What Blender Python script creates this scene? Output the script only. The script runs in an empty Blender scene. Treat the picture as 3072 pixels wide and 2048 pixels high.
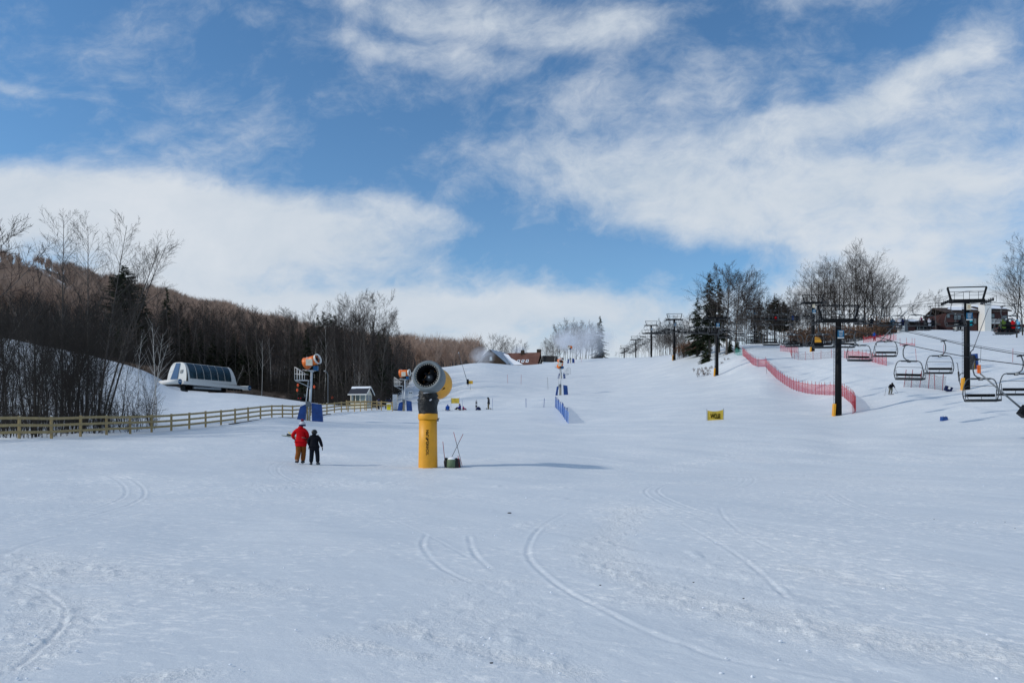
import bpy, bmesh, math, random
import numpy as np
from mathutils import Vector, Matrix, Euler
random.seed(7)
SC = bpy.context.scene
COL = SC.collection
PI = math.pi
F = 2304.0; CX = 1536.0; H0 = 1290.0; CZ = 1.7      # measured camera: focal length in photo pixels, horizon row, eye height

# ------------------------------------------------------------------ camera
cam_d = bpy.data.cameras.new('camera'); cam = bpy.data.objects.new('camera', cam_d); COL.objects.link(cam)
cam.location = (0, 0, CZ); cam.rotation_euler = (PI/2, 0, 0)
cam_d.sensor_width = 36; cam_d.lens = 27; cam_d.shift_y = (H0-1024)/3072
cam_d.clip_start = 0.1; cam_d.clip_end = 20000
SC.camera = cam
SC.cycles.volume_bounces = 3
vs = SC.view_settings
vs.view_transform = 'Standard'; vs.look = 'None'; vs.gamma = 1; vs.exposure = .08

# ------------------------------------------------------------------ basic helpers
def P(px, row, d):
    return Vector(((px-CX)/F*d, d, CZ+(H0-row)/F*d))
def tag(o, label=None, cat=None, group=None, kind=None):
    if label: o['label'] = label
    if cat: o['category'] = cat
    if group: o['group'] = group
    if kind: o['kind'] = kind
    return o
def thing(name, loc=(0,0,0), rz=0, label=None, cat=None, group=None):
    o = bpy.data.objects.new(name, None); COL.objects.link(o)
    o.location = loc; o.rotation_euler = (0,0,rz); o.empty_display_size = .2
    return tag(o, label, cat, group)
def link(name, me, m=None, parent=None):
    o = bpy.data.objects.new(name, me); COL.objects.link(o)
    if m is not None and not me.materials: me.materials.append(m)
    if parent is not None: o.parent = parent
    return o
KIDS = {}
def copy_tree(src, loc=None, rz=None, label=None, group=None):
    r = src.copy(); COL.objects.link(r)
    if loc is not None: r.location = loc
    if rz is not None: r.rotation_euler = (0,0,rz)
    if label: r['label'] = label
    if group: r['group'] = group
    for ch in list(src.children):
        c = ch.copy(); COL.objects.link(c); c.parent = r
        for g in list(ch.children):
            q = g.copy(); COL.objects.link(q); q.parent = c
    return r
ORD = ['first','second','third','fourth','fifth','sixth','seventh','eighth','ninth','tenth','eleventh','twelfth','thirteenth','fourteenth','fifteenth','sixteenth','seventeenth','eighteenth','nineteenth','twentieth']
TENS = {2:'twenty',3:'thirty',4:'forty',5:'fifty'}
def ordinal(i):
    if i < 20: return ORD[i]
    n = i+1
    if n % 10 == 0: return {20:'twentieth',30:'thirtieth',40:'fortieth',50:'fiftieth'}[n]
    return TENS[n//10]+'-'+ORD[n%10-1]

class MB:
    """collects solids and links them as one mesh object"""
    def __init__(s): s.v = []; s.f = []; s.sm = []
    def add(s, vs_, fs_, smooth=False):
        n = len(s.v); s.v += [tuple(q) for q in vs_]
        for q in fs_: s.f.append(tuple(n+i for i in q)); s.sm.append(smooth)
        return s
    def box(s, c, sz, R=None):
        hx, hy, hz = sz[0]/2, sz[1]/2, sz[2]/2
        vs_ = [Vector((x,y,z)) for x in (-hx,hx) for y in (-hy,hy) for z in (-hz,hz)]
        if R is not None: vs_ = [R @ q for q in vs_]
        c = Vector(c); vs_ = [q+c for q in vs_]
        return s.add(vs_, [(0,1,3,2),(4,6,7,5),(0,4,5,1),(2,3,7,6),(0,2,6,4),(1,5,7,3)])
    def beam(s, a, b, w, h, up=(0,0,1)):
        a = Vector(a); b = Vector(b); d = (b-a); L = d.length; d.normalize()
        u = Vector(up); x = d.cross(u)
        if x.length < 1e-4: x = d.cross(Vector((1,0,0)))
        x.normalize(); z = x.cross(d)
        R = Matrix((x, d, z)).transposed()
        return s.box((a+b)/2, (w, L, h), R)
    def tube(s, pts, r, n=8, caps=True, smooth=True):
        pts = [Vector(q) for q in pts]
        rs = r if isinstance(r, (list,tuple)) else [r]*len(pts)
        t0 = (pts[1]-pts[0]).normalized()
        u = t0.cross(Vector((0,0,1)))
        if u.length < 1e-3: u = t0.cross(Vector((1,0,0)))
        u.normalize(); vs_ = []; fs_ = []
        for i, p in enumerate(pts):
            if i == 0: t = pts[1]-pts[0]
            elif i == len(pts)-1: t = pts[-1]-pts[-2]
            else: t = (pts[i+1]-pts[i]).normalized()+(pts[i]-pts[i-1]).normalized()
            t.normalize(); u = (u - t*u.dot(t)); u.normalize(); w = t.cross(u)
            for k in range(n):
                a = 2*PI*k/n; vs_.append(p+(u*math.cos(a)+w*math.sin(a))*rs[i])
        for i in range(len(pts)-1):
            for k in range(n):
                a, b = i*n+k, i*n+(k+1)%n
                fs_.append((a, b, b+n, a+n))
        s.add(vs_, fs_, smooth)
        if caps:
            m = len(s.v)-len(vs_)
            s.f.append(tuple(m+k for k in range(n))[::-1]); s.sm.append(False)
            e = m+(len(pts)-1)*n
            s.f.append(tuple(e+k for k in range(n))); s.sm.append(False)
        return s
    def lathe(s, prof, n=24, c=(0,0,0), R=None, closed=False, smooth=True):
        c = Vector(c); vs_ = []; fs_ = []
        for (r, z) in prof:
            for k in range(n):
                a = 2*PI*k/n; q = Vector((r*math.cos(a), r*math.sin(a), z))
                if R is not None: q = R @ q
                vs_.append(q+c)
        m = len(prof)
        for i in range(m if closed else m-1):
            j = (i+1) % m
            for k in range(n):
                a, b = k, (k+1) % n
                fs_.append((i*n+a, i*n+b, j*n+b, j*n+a))
        return s.add(vs_, fs_, smooth)
    def ball(s, c, r, n=12, m=8, sz=(1,1,1)):
        c = Vector(c); vs_ = []; fs_ = []
        for i in range(m+1):
            th = PI*i/m
            for k in range(n):
                a = 2*PI*k/n
                vs_.append(c+Vector((r*sz[0]*math.sin(th)*math.cos(a), r*sz[1]*math.sin(th)*math.sin(a), r*sz[2]*math.cos(th))))
        for i in range(m):
            for k in range(n):
                fs_.append((i*n+k, (i+1)*n+k, (i+1)*n+(k+1)%n, i*n+(k+1)%n))
        return s.add(vs_, fs_, True)
    def quad(s, a, b, c, d): return s.add([a,b,c,d], [(0,1,2,3)])
    def prism(s, pts, vec):
        n = len(pts); vec = Vector(vec)
        vs_ = [Vector(q) for q in pts]+[Vector(q)+vec for q in pts]
        fs_ = [tuple(range(n))[::-1], tuple(range(n,2*n))]+[(i,(i+1)%n,(i+1)%n+n,i+n) for i in range(n)]
        return s.add(vs_, fs_)
    def mesh(s, name):
        me = bpy.data.meshes.new(name); me.from_pydata(s.v, [], s.f)
        me.polygons.foreach_set('use_smooth', s.sm); me.update()
        bm = bmesh.new(); bm.from_mesh(me); bmesh.ops.recalc_face_normals(bm, faces=bm.faces); bm.to_mesh(me); bm.free()
        return me
    def build(s, name, m, parent=None):
        return link(name, s.mesh(name), m, parent)

def text_mesh(txt, size, depth=.004, bold=0.0, align='CENTER'):
    cu = bpy.data.curves.new('t', 'FONT'); cu.body = txt; cu.size = size; cu.extrude = depth; cu.offset = bold
    cu.align_x = align; cu.align_y = 'CENTER'
    ob = bpy.data.objects.new('t', cu); COL.objects.link(ob); bpy.context.view_layer.update()
    me = bpy.data.meshes.new_from_object(ob.evaluated_get(bpy.context.evaluated_depsgraph_get()))
    bpy.data.objects.remove(ob); bpy.data.curves.remove(cu)
    return me

# ------------------------------------------------------------------ materials
def nodes(name):
    m = bpy.data.materials.new(name); m.use_nodes = True
    nt = m.node_tree; b = nt.nodes['Principled BSDF']
    return m, nt, b
def N(nt, t, **kw):
    n = nt.nodes.new(t)
    for k, v in kw.items():
        if k == 'inp':
            for i, q in v.items():
                if hasattr(q, 'is_output'): nt.links.new(q, n.inputs[i])
                else: n.inputs[i].default_value = q
        else: setattr(n, k, v)
    return n
def mth(nt, op, a, b=None, c=None, clamp=False):
    n = nt.nodes.new('ShaderNodeMath'); n.operation = op; n.use_clamp = clamp
    for i, q in enumerate((a, b, c)):
        if q is None: continue
        if hasattr(q, 'is_output'): nt.links.new(q, n.inputs[i])
        else: n.inputs[i].default_value = q
    return n.outputs[0]
MC = {}
def mat(name, c, rough=.6, metal=0, var=.18, scale=6, bump=0, spec=.3, c2=None, trans=0, coat=0):
    if 'cloth' in name or 'trousers' in name: spec = .06
    if name in MC: return MC[name]
    m, nt, b = nodes(name)
    tc = N(nt, 'ShaderNodeTexCoord')
    no = N(nt, 'ShaderNodeTexNoise', inp={'Vector': tc.outputs['Object'], 'Scale': scale, 'Detail': 6, 'Roughness': .65})
    lo = tuple(q*(1-var) for q in c) if c2 is None else c
    hi = tuple(min(1, q*(1+var)) for q in c) if c2 is None else c2
    cr = N(nt, 'ShaderNodeValToRGB', inp={'Fac': no.outputs['Fac']})
    cr.color_ramp.elements[0].position = .3; cr.color_ramp.elements[1].position = .7
    cr.color_ramp.elements[0].color = (*lo, 1); cr.color_ramp.elements[1].color = (*hi, 1)
    nt.links.new(cr.outputs['Color'], b.inputs['Base Color'])
    rr = mth(nt, 'MULTIPLY_ADD', no.outputs['Fac'], .25, rough-.12, clamp=True)
    nt.links.new(rr, b.inputs['Roughness'])
    b.inputs['Metallic'].default_value = metal; b.inputs['Specular IOR Level'].default_value = spec
    if trans: b.inputs['Transmission Weight'].default_value = trans
    if coat: b.inputs['Coat Weight'].default_value = coat
    if bump:
        bp = N(nt, 'ShaderNodeBump', inp={'Height': no.outputs['Fac'], 'Strength': bump, 'Distance': .05})
        nt.links.new(bp.outputs['Normal'], b.inputs['Normal'])
    MC[name] = m; return m

M_black = mat('black paint', (.006,.0065,.008), .5, spec=.14)
M_rubber = mat('black tarpaulin', (.007,.007,.008), .35, bump=1, scale=7, spec=.35)
M_grey = mat('galvanised steel', (.15,.165,.18), .45, .4)
M_steel = mat('light galvanised steel', (.50,.53,.56), .45, .25)
M_dsteel = mat('dull steel', (.055,.06,.068), .5, .3)
M_yellow = mat('yellow paint', (.74,.33,.010), .5, var=.10, scale=2.5, spec=.5)
M_yellow2 = mat('yellow pad', (.72,.40,.03), .6)
M_orange = mat('orange paint', (.78,.17,.02), .4, spec=.5)
M_white = mat('white paint', (.72,.72,.70), .5, var=.06)
M_cream = mat('cream paint', (.68,.64,.52), .6, var=.08)
M_blue = mat('blue vinyl pad', (.015,.06,.23), .5, var=.3, scale=3)
M_blue2 = mat('blue sign', (.01,.13,.26), .5)
M_bluep = mat('blue panel', (.004,.085,.22), .4)
M_snowcap = mat('settled snow', (.80,.84,.90), .7, var=.05, bump=.4)
M_glass = mat('dark sky tinted glass', (.012,.035,.050), .12, spec=.8, var=.4, scale=.8)  # bluish reflection of the sky is mixed into the base colour
M_glass2 = mat('pale window glass', (.14,.17,.18), .15, spec=.8, var=.4, scale=2)
M_wood = mat('weathered pine', (.34,.25,.12), .75, var=.25, scale=5)
M_wood2 = mat('fresh pine', (.50,.34,.15), .75, var=.2, scale=5)
M_red = mat('red jacket cloth', (.50,.006,.010), .75, bump=.5, scale=7)
M_brownc = mat('rust brown cloth', (.22,.075,.018), .8, bump=.5, scale=7)
M_dark = mat('black jacket cloth', (.008,.009,.014), .8, bump=.5, scale=7)
M_navy = mat('navy cloth', (.012,.018,.06), .8)
M_bcloth = mat('blue cloth', (.02,.08,.35), .8)
M_khaki = mat('khaki cloth', (.16,.13,.08), .8)
M_pink = mat('magenta cloth', (.30,.02,.12), .8)
M_cyan = mat('turquoise cloth', (.02,.42,.50), .8)
M_green = mat('olive green cloth', (.10,.16,.03), .8)
M_lcloth = mat('pale cloth', (.55,.55,.60), .8)
M_skin = mat('skin', (.50,.28,.19), .6)
M_redpole = mat('red pole', (.38,.012,.014), .5)
M_bpole = mat('blue pole', (.02,.07,.28), .5)
M_nred = mat('red netting', (.46,.010,.030), .7)
M_nblue = mat('blue netting', (.05,.20,.62), .7)
M_ngrey = mat('grey netting', (.18,.15,.18), .7)
M_greend = mat('faded green plastic', (.10,.15,.09), .6)
M_gring = mat('grey barrel paint', (.13,.155,.17), .5, var=.2, spec=.5)

# ------------------------------------------------------------------ terrain tables  (photo column -> list of distance, row)
GT = {
 -900:[(32,1372),(42,1302),(60,1262),(100,1160),(180,1010),(260,985),(400,960),(3000,940)],
 0:[(32,1362),(41,1312),(45,1314),(55,1300),(80,1232),(110,1140),(150,1050),(180,1010),(190,1010),(215,1018),(260,1040),(3000,1150)],
 240:[(32,1362),(50.7,1297),(55,1301),(80,1232),(110,1160),(150,1075),(170,1058),(182,1060),(220,1078),(3000,1160)],
 450:[(32,1368),(62.5,1281),(66,1284),(85,1245),(110,1190),(140,1130),(163,1111),(172,1113),(200,1125),(3000,1160)],
 520:[(32,1370),(66,1277),(69,1281),(85,1252),(110,1212),(133,1179),(140,1176),(155,1178),(170,1165),(200,1150),(3000,1160)],
 720:[(32,1380),(73,1257),(76,1263),(90,1242),(112,1210),(134,1180),(141,1178),(155,1184),(190,1180),(3000,1160)],
 850:[(32,1390),(76,1245),(80,1250),(95,1232),(115,1210),(135,1196),(142,1196),(160,1203),(190,1195),(3000,1160)],
 920:[(32,1397),(73,1263),(78,1259),(82,1241),(86,1245),(108,1222),(128,1208),(135,1208),(160,1214),(190,1205),(3000,1160)],
 1040:[(32,1399),(75,1266),(94,1231),(98,1235),(114,1225),(130,1223),(170,1210),(3000,1160)],
 1130:[(32,1399),(75,1268),(106,1226),(115,1225),(135,1222),(180,1195),(3000,1150)],
 1230:[(32,1400),(75,1271),(113,1235),(140,1212),(180,1165),(225,1120),(255,1106),(300,1125),(3000,1150)],
 1330:[(32,1400),(75,1273),(110,1233),(125,1222),(150,1188),(200,1140),(255,1101),(270,1102),(320,1120),(3000,1150)],
 1395:[(32,1400),(75,1273),(110,1230),(125,1217),(145,1165),(152,1152),(165,1146),(200,1130),(258,1092),(270,1093),(320,1110),(3000,1150)],
 1450:[(32,1400),(75,1273),(109,1229),(125,1214),(140,1175),(152,1150),(163,1143),(180,1141),(255,1080),(268,1079),(300,1088),(3000,1150)],
 1530:[(32,1401),(75,1273),(109,1227),(125,1214),(142,1175),(155,1152),(166,1147),(180,1145),(250,1106),(285,1096),(310,1103),(3000,1150)],
 1600:[(32,1402),(76,1273),(107,1223),(130,1195),(155,1160),(175,1150),(240,1113),(290,1093),(320,1100),(3000,1150)],
 1680:[(32,1405),(80,1272),(107,1219),(133,1182),(160,1160),(200,1137),(240,1108),(290,1084),(320,1080),(345,1087),(3000,1150)],
 1715:[(32,1407),(80,1272),(107,1218),(133,1180),(160,1157),(200,1133),(240,1105),(280,1088),(320,1077),(345,1083),(3000,1150)],
 1827:[(32,1411),(75,1272),(107,1214),(133,1178),(165,1150),(200,1122),(240,1095),(280,1079),(325,1071),(350,1077),(3000,1150)],
 1955:[(32,1413),(72,1268),(100,1217),(133,1160),(165,1125),(200,1096),(235,1070),(255,1067),(275,1068),(310,1074),(3000,1140)],
 2023:[(32,1413),(72,1265),(105,1198),(133,1150),(165,1105),(189,1076),(215,1066),(250,1066),(300,1075),(3000,1140)],
 2095:[(32,1413),(72,1262),(105,1190),(133,1138),(158,1100),(180,1068),(195,1045),(220,1040),(300,1040),(3000,1140)],
 2150:[(32,1413),(72,1258),(105,1183),(133,1133),(142,1112),(152,1082),(165,1066),(190,1045),(260,1030),(3000,1140)],
 2228:[(32,1413),(72,1255),(100,1188),(115,1150),(128,1110),(138,1064),(145,1054),(170,1038),(200,1028),(3000,1130)],
 2300:[(32,1413),(72,1254),(95,1190),(112,1130),(128,1093),(140,1066),(160,1044),(200,1028),(3000,1130)],
 2378:[(32,1412),(72,1253),(90,1206),(106,1173),(122,1112),(140,1067),(160,1042),(200,1026),(3000,1130)],
 2438:[(32,1412),(72,1253),(86,1212),(97,1190),(115,1115),(126,1081),(140,1052),(165,1030),(200,1020),(3000,1130)],
 2515:[(32,1412),(50,1322),(72,1252),(84,1209),(98,1140),(118,1083),(140,1046),(165,1026),(200,1016),(3000,1130)],
 2580:[(32,1411),(50,1315),(69,1249),(76,1218),(95,1140),(112,1086),(135,1044),(165,1018),(200,1010),(3000,1130)],
 2660:[(32,1410),(50,1308),(60,1275),(72,1228),(80,1187),(95,1130),(107,1092),(130,1040),(160,1008),(200,1002),(3000,1130)],
 2720:[(32,1408),(50,1302),(60,1263),(72,1206),(81,1166),(100,1092),(130,1030),(160,996),(180,992),(3000,1120)],
 2830:[(32,1405),(46,1322),(60,1242),(70,1205),(77,1184),(85,1140),(100,1085),(130,1020),(155,990),(180,986),(3000,1110)],
 2902:[(32,1403),(46,1318),(60,1228),(70,1190),(78,1170),(88,1125),(105,1072),(130,1022),(155,998),(180,992),(3000,1110)],
 3072:[(32,1400),(46,1302),(60,1208),(72,1160),(88,1100),(105,1052),(130,1010),(155,992),(180,990),(3000,1110)],
 4000:[(32,1395),(46,1302),(60,1208),(72,1160),(88,1100),(105,1052),(130,1010),(155,992),(180,985),(3000,1100)],
}
LU0, LU1, NLU = math.log(1.0), math.log(3000.0), 400
PU0, PU1, NPU = -900, 4000, 246
_ds = np.exp(np.linspace(LU0, LU1, NLU)); _pu = np.linspace(PU0, PU1, NPU)
_cols = sorted(GT); _Z = np.zeros((len(_cols), NLU))
for i, c in enumerate(_cols):
    dd = [0, 10, 20]+[q[0] for q in GT[c]]
    zz = [0, 0, .04]+[CZ+(H0-q[1])/F*q[0] for q in GT[c]]
    _Z[i] = np.interp(_ds, dd, zz)
_T = np.zeros((NPU, NLU))
for j in range(NLU): _T[:, j] = np.interp(_pu, _cols, _Z[:, j])
def _blur(A, s, ax):
    r = int(3*s)+1; k = np.exp(-.5*(np.arange(-r, r+1)/s)**2); k /= k.sum()
    pad = [(0,0),(0,0)]; pad[ax] = (r, r); B = np.pad(A, pad, mode='edge'); out = np.zeros_like(A)
    for i, w in enumerate(k):
        out += w*(B[i:i+A.shape[0], :] if ax == 0 else B[:, i:i+A.shape[1]])
    return out
_T = _blur(_blur(_T, 2.0, 0), 1.2, 1)
def gz(x, y):
    x = np.asarray(x, float); y = np.asarray(y, float); ye = np.maximum(y, 1.0)
    u = np.clip((CX+F*x/ye-PU0)/(PU1-PU0)*(NPU-1), 0, NPU-1.001)
    v = np.clip((np.log(ye)-LU0)/(LU1-LU0)*(NLU-1), 0, NLU-1.001)
    i = u.astype(int); j = v.astype(int); a = u-i; b = v-j
    z = (_T[i,j]*(1-a)*(1-b)+_T[i+1,j]*a*(1-b)+_T[i,j+1]*(1-a)*b+_T[i+1,j+1]*a*b)
    return z
def G(px, d, dz=0):
    x = (px-CX)/F*d
    return Vector((x, d, float(gz(x, d))+dz))
def unproj(px, row):
    d = np.linspace(4, 120, 3000); x = (px-CX)/F*d; r = H0-(gz(x, d)-CZ)/d*F
    k = np.argmax(r <= row); return float(x[k]), float(d[k])

# value noise
def vnoise(x, y, seed=0):
    xi = np.floor(x).astype(np.int64); yi = np.floor(y).astype(np.int64); fx = x-xi; fy = y-yi
    fx = fx*fx*(3-2*fx); fy = fy*fy*(3-2*fy)
    def h(a, b):
        n = (a*374761393+b*668265263+seed*974634777) & 0x7fffffff
        n = ((n ^ (n >> 13))*1274126177) & 0x7fffffff
        return ((n ^ (n >> 16)) & 0xffff)/65535.0
    return (h(xi,yi)*(1-fx)*(1-fy)+h(xi+1,yi)*fx*(1-fy)+h(xi,yi+1)*(1-fx)*fy+h(xi+1,yi+1)*fx*fy)*2-1
def fbm(x, y, o=4, seed=0):
    a = 1; s = 0
    for k in range(o): s = s+a*vnoise(x, y, seed+k*17); x = x*2.03+11.3; y = y*2.03-7.1; a *= .5
    return s

# ------------------------------------------------------------------ snow ground (one sheet, polar grid round the camera)
def tl(pts, ox): return [(ox+x/2.246, 1350+y/2.246) for x, y in pts]
TR = [ # (points, half width m, depth m)
 (tl([(1500,430),(1390,480),(1310,540),(1260,620),(1250,690),(1290,760),(1370,830),(1450,900),(1570,970),(1750,1060),(1900,1150),(2080,1240),(2250,1300)],1024),.05,.042),
 (tl([(570,560),(545,600),(548,650),(600,720),(680,790),(800,850),(870,880)],1024),.05,.040),
 (tl([(860,570),(880,660),(920,720),(1000,790)],1024),.05,.040),
 (tl([(0,330),(220,410),(400,480),(560,550),(700,620),(850,710)],1024),.04,.022),
 (tl([(300,620),(500,680),(700,720),(1000,790),(1250,840)],1024),.04,.022),
 (tl([(0,710),(180,635),(400,580),(650,530),(900,490),(1090,465)],0),.06,.045),
 (tl([(0,315),(230,285),(500,245),(800,210)],0),.06,.04),
 (tl([(20,385),(230,330),(500,270),(700,225)],0),.05,.03),
 (tl([(50,870),(150,880),(280,940),(400,1020),(450,1080),(430,1180),(340,1280),(200,1400),(100,1480)],0),.035,.032),
 (tl([(1500,690),(1800,760),(2300,890)],2048),.03,.03),
 (tl([(1520,710),(1820,782),(2300,912)],2048),.03,.03),
 (tl([(950,1020),(1200,1090),(1400,1140),(1700,1200),(2000,1250),(2300,1300)],2048),.05,-.035),
 (tl([(0,500),(200,600),(380,710),(480,790),(600,900),(700,990)],2048),.05,.04),
 (tl([(0,1310),(200,1390),(500,1460),(800,1510),(1080,1560)],2048),.05,.045),
 (tl([(250,400),(270,450),(330,510),(450,600),(700,700)],2048),.05,.035),
 (tl([(830,1220),(1300,1250),(1800,1310),(2300,1365)],1024),.04,.03),
 (tl([(0,60),(300,90),(700,170),(1100,300),(1500,360),(2300,430)],2048),.06,.03),
 (tl([(900,740),(1150,780),(1400,850)],2048),.06,-.03),
]
BANDS = [ # rough, crumbly snow  (points, half width, amplitude)
 (tl([(1950,400),(1800,560),(1750,660),(1850,800),(2050,900),(2300,980)],1024)+tl([(300,1060),(700,1160),(1200,1260),(1700,1330),(2300,1420)],2048),.55,1.0),
 (tl([(380,1190),(560,1240),(750,1300),(1000,1370),(1300,1440),(1600,1500)],1024),.22,.9),
 (tl([(0,1290),(300,1330),(560,1390)],1024),.2,.8),
 (tl([(100,740),(400,800),(500,850)],0),.9,.9),
 (tl([(900,820),(1400,900),(1700,960)],0),.5,.5),
 (tl([(700,335),(1400,325)],0),.5,.6),
 (tl([(1800,240),(2250,215)],0),.7,.6),
 (tl([(50,900),(300,980),(430,1100),(340,1300),(150,1450)],0),.35,.9),
 (tl([(900,1560),(1200,1530)],0),.3,.9),
 (tl([(780,790),(1100,880),(1350,920)],2048),.35,.8),
 (tl([(750,870),(1000,880),(1250,880)],1024),.25,.6),
 (tl([(1300,170),(1500,210)],2048),.5,.5),
]
def pdist(X, Y, pts):
    best = np.full(X.shape, 1e9)
    for (x0,y0),(x1,y1) in zip(pts[:-1], pts[1:]):
        dx, dy = x1-x0, y1-y0; L = dx*dx+dy*dy+1e-9
        t = np.clip(((X-x0)*dx+(Y-y0)*dy)/L, 0, 1)
        best = np.minimum(best, np.hypot(X-x0-t*dx, Y-y0-t*dy))
    return best
def smooth_pts(p):
    for _ in range(2):
        q = [p[0]]
        for a, b in zip(p[:-1], p[1:]):
            q += [(a[0]*.75+b[0]*.25, a[1]*.75+b[1]*.25), (a[0]*.25+b[0]*.75, a[1]*.25+b[1]*.75)]
        p = q+[p[-1]]
    return p
th_f = np.linspace(-math.radians(43), math.radians(43), 820)
th_b = np.linspace(math.radians(43), 2*PI-math.radians(43), 92)[1:-1]
TH = np.concatenate([th_f, th_b])
rr = [0.6]
while rr[-1] < 3600: rr.append(rr[-1]*(1.0065 if 4 < rr[-1] < 42 else 1.014 if rr[-1] < 340 else 1.05))
RR = np.array(rr)
TT, R2 = np.meshgrid(TH, RR); X = R2*np.sin(TT); Y = R2*np.cos(TT)
Z = gz(X, Y)
near = (Y > 3.5) & (Y < 60) & (np.abs(TT) < .8)
rot = math.radians(33); ca, sa = math.cos(rot), math.sin(rot)
Xr = X*ca+Y*sa; Yr = -X*sa+Y*ca           # Yr runs along the ski tracks
Z += .03*fbm(X*.22, Y*.16, 3, 3)*np.clip(R2/12, 0, 1)*np.clip((500-R2)/300, 0, 1)+.15*fbm(X*.035, Y*.03, 2, 9)*np.clip((R2-60)/60, 0, 1)*np.clip((500-R2)/300, 0, 1)
rough = np.clip(fbm(X*.35+3, Y*.22, 3, 21)*.9-.15, 0, 1)*.55
xs, ys = X[near], Y[near]; rn = rough[near].copy(); dz = np.zeros(xs.shape)
for pts, w, amp in BANDS:
    pp = smooth_pts([unproj(*q) for q in pts]); dd = pdist(xs, ys, pp)
    rn = np.maximum(rn, amp*np.exp(-(dd/(w*(1+.5*vnoise(xs*1.3, ys*1.3, 5))))**2))
for pts, w, dep in TR:
    pp = smooth_pts([unproj(*q) for q in pts]); dd = pdist(xs, ys, pp)
    w = w*.6; k = .26*(.65+.35*vnoise(xs*2, ys*2, 8))
    dz += -dep*k*np.exp(-(dd/w)**2)+.55*dep*k*np.exp(-((dd-2.2*w)/(1.1*w))**2)
rga = random.Random(21); yy = ys < 46; xa, ya = xs[yy], ys[yy]; da = np.zeros(xa.shape)
for q in range(30):   # faint pairs of older ski tracks crossing each other
    x0_, y0_ = rga.uniform(-14, 18), rga.uniform(9, 42); a_ = rga.uniform(-.5, .9)+(PI if rga.random() < .5 else 0); R_ = rga.choice((-1,1))*rga.uniform(7, 30); L_ = rga.uniform(5, 16); p_ = [(x0_, y0_)]
    for t_ in range(12):
        a_ += L_/12/R_; p_.append((p_[-1][0]+math.sin(a_)*L_/12, p_[-1][1]+math.cos(a_)*L_/12))
    for off_ in (0, rga.uniform(.25, .5)):
        d_ = pdist(xa-off_, ya, p_); dp_ = rga.uniform(.006, .014); da += -dp_*np.exp(-(d_/.028)**2)+.5*dp_*np.exp(-((d_-.07)/.04)**2)
dz[yy] += da
rough[near] = rn
lm = np.clip((X+5)/9, 0, 1); rot2 = math.radians(78); X2 = X*math.cos(rot2)+Y*math.sin(rot2); Y2 = -X*math.sin(rot2)+Y*math.cos(rot2)
pm_ = .35+.65*np.clip(fbm(X*.18, Y*.18, 3, 71)+.4, 0, 1)
streak = (fbm(Xr*2.2, Yr*.22, 3, 31)*lm+fbm(X2*2.2, Y2*.3, 3, 32)*(1-lm))*pm_; fine = fbm(Xr*7, Yr*1.6, 3, 41)*lm+fbm(X2*6, Y2*1.6, 3, 42)*(1-lm)
clump = np.clip(fbm(X*5.5, Y*5.5, 4, 51)-.12, 0, 2)
sparse = np.clip(vnoise(X*2.4, Y*2.4, 61)-.80, 0, 1)*np.clip(vnoise(X*.6, Y*.6, 62)+.3, 0, 1)
fade = np.clip((75-R2)/50, 0, 1)
mid = np.clip((R2-16)/20, 0, 1)*np.clip((420-R2)/150, 0, 1)
Z += mid*(.045*fbm(Xr*.42, Yr*.07, 4, 81)*lm+.045*fbm(X2*.42, Y2*.07, 4, 82)*(1-lm))
Z += fade*(.010*streak+.0045*fine+rough*clump*.030+sparse*.14)
dzf = np.zeros(Z.shape); dzf[near] = dz; Z += dzf
nt_, nr_ = len(TH), len(RR)
verts = np.stack([X, Y, Z], -1).reshape(-1, 3)
ii, jj = np.meshgrid(np.arange(nr_-1), np.arange(nt_), indexing='ij')
j2 = (jj+1) % nt_
quads = np.stack([ii*nt_+jj, ii*nt_+j2, (ii+1)*nt_+j2, (ii+1)*nt_+jj], -1).reshape(-1, 4)
def np_mesh(name, V, Q, smooth=True):
    me = bpy.data.meshes.new(name); k = Q.shape[1]
    me.vertices.add(len(V)); me.vertices.foreach_set('co', np.ascontiguousarray(V, dtype=np.float32).ravel())
    me.loops.add(Q.size); me.loops.foreach_set('vertex_index', np.ascontiguousarray(Q, dtype=np.int32).ravel())
    me.polygons.add(len(Q)); me.polygons.foreach_set('loop_start', np.arange(0, Q.size, k, dtype=np.int32))
    me.polygons.foreach_set('use_smooth', np.full(len(Q), smooth)); me.update(calc_edges=True)
    return me
gm = np_mesh('snow_ground', verts, quads[:, ::-1])
at = gm.attributes.new('rough', 'FLOAT', 'POINT'); at.data.foreach_set('value', np.clip(rough, 0, 1).astype(np.float32).ravel())
m, nt, b = nodes('snow')
geo = N(nt, 'ShaderNodeNewGeometry'); ra = N(nt, 'ShaderNodeAttribute', attribute_name='rough')
mp = N(nt, 'ShaderNodeMapping', inp={'Vector': geo.outputs['Position']}); mp.inputs['Rotation'].default_value = (0, 0, -rot)
mp2 = N(nt, 'ShaderNodeMapping', inp={'Vector': mp.outputs[0]}); mp2.inputs['Scale'].default_value = (3.2, 1.8, 1)
n1 = N(nt, 'ShaderNodeTexNoise', inp={'Vector': mp2.outputs[0], 'Scale': 2.2, 'Detail': 8, 'Roughness': .7})
n2 = N(nt, 'ShaderNodeTexNoise', inp={'Vector': geo.outputs['Position'], 'Scale': 22, 'Detail': 5, 'Roughness': .7})
m3 = N(nt, 'ShaderNodeMapping', inp={'Vector': mp.outputs[0]}); m3.inputs['Scale'].default_value = (1.6, .35, 1)
n3 = N(nt, 'ShaderNodeTexNoise', inp={'Vector': m3.outputs[0], 'Scale': .35, 'Detail': 8, 'Roughness': .7})
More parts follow.
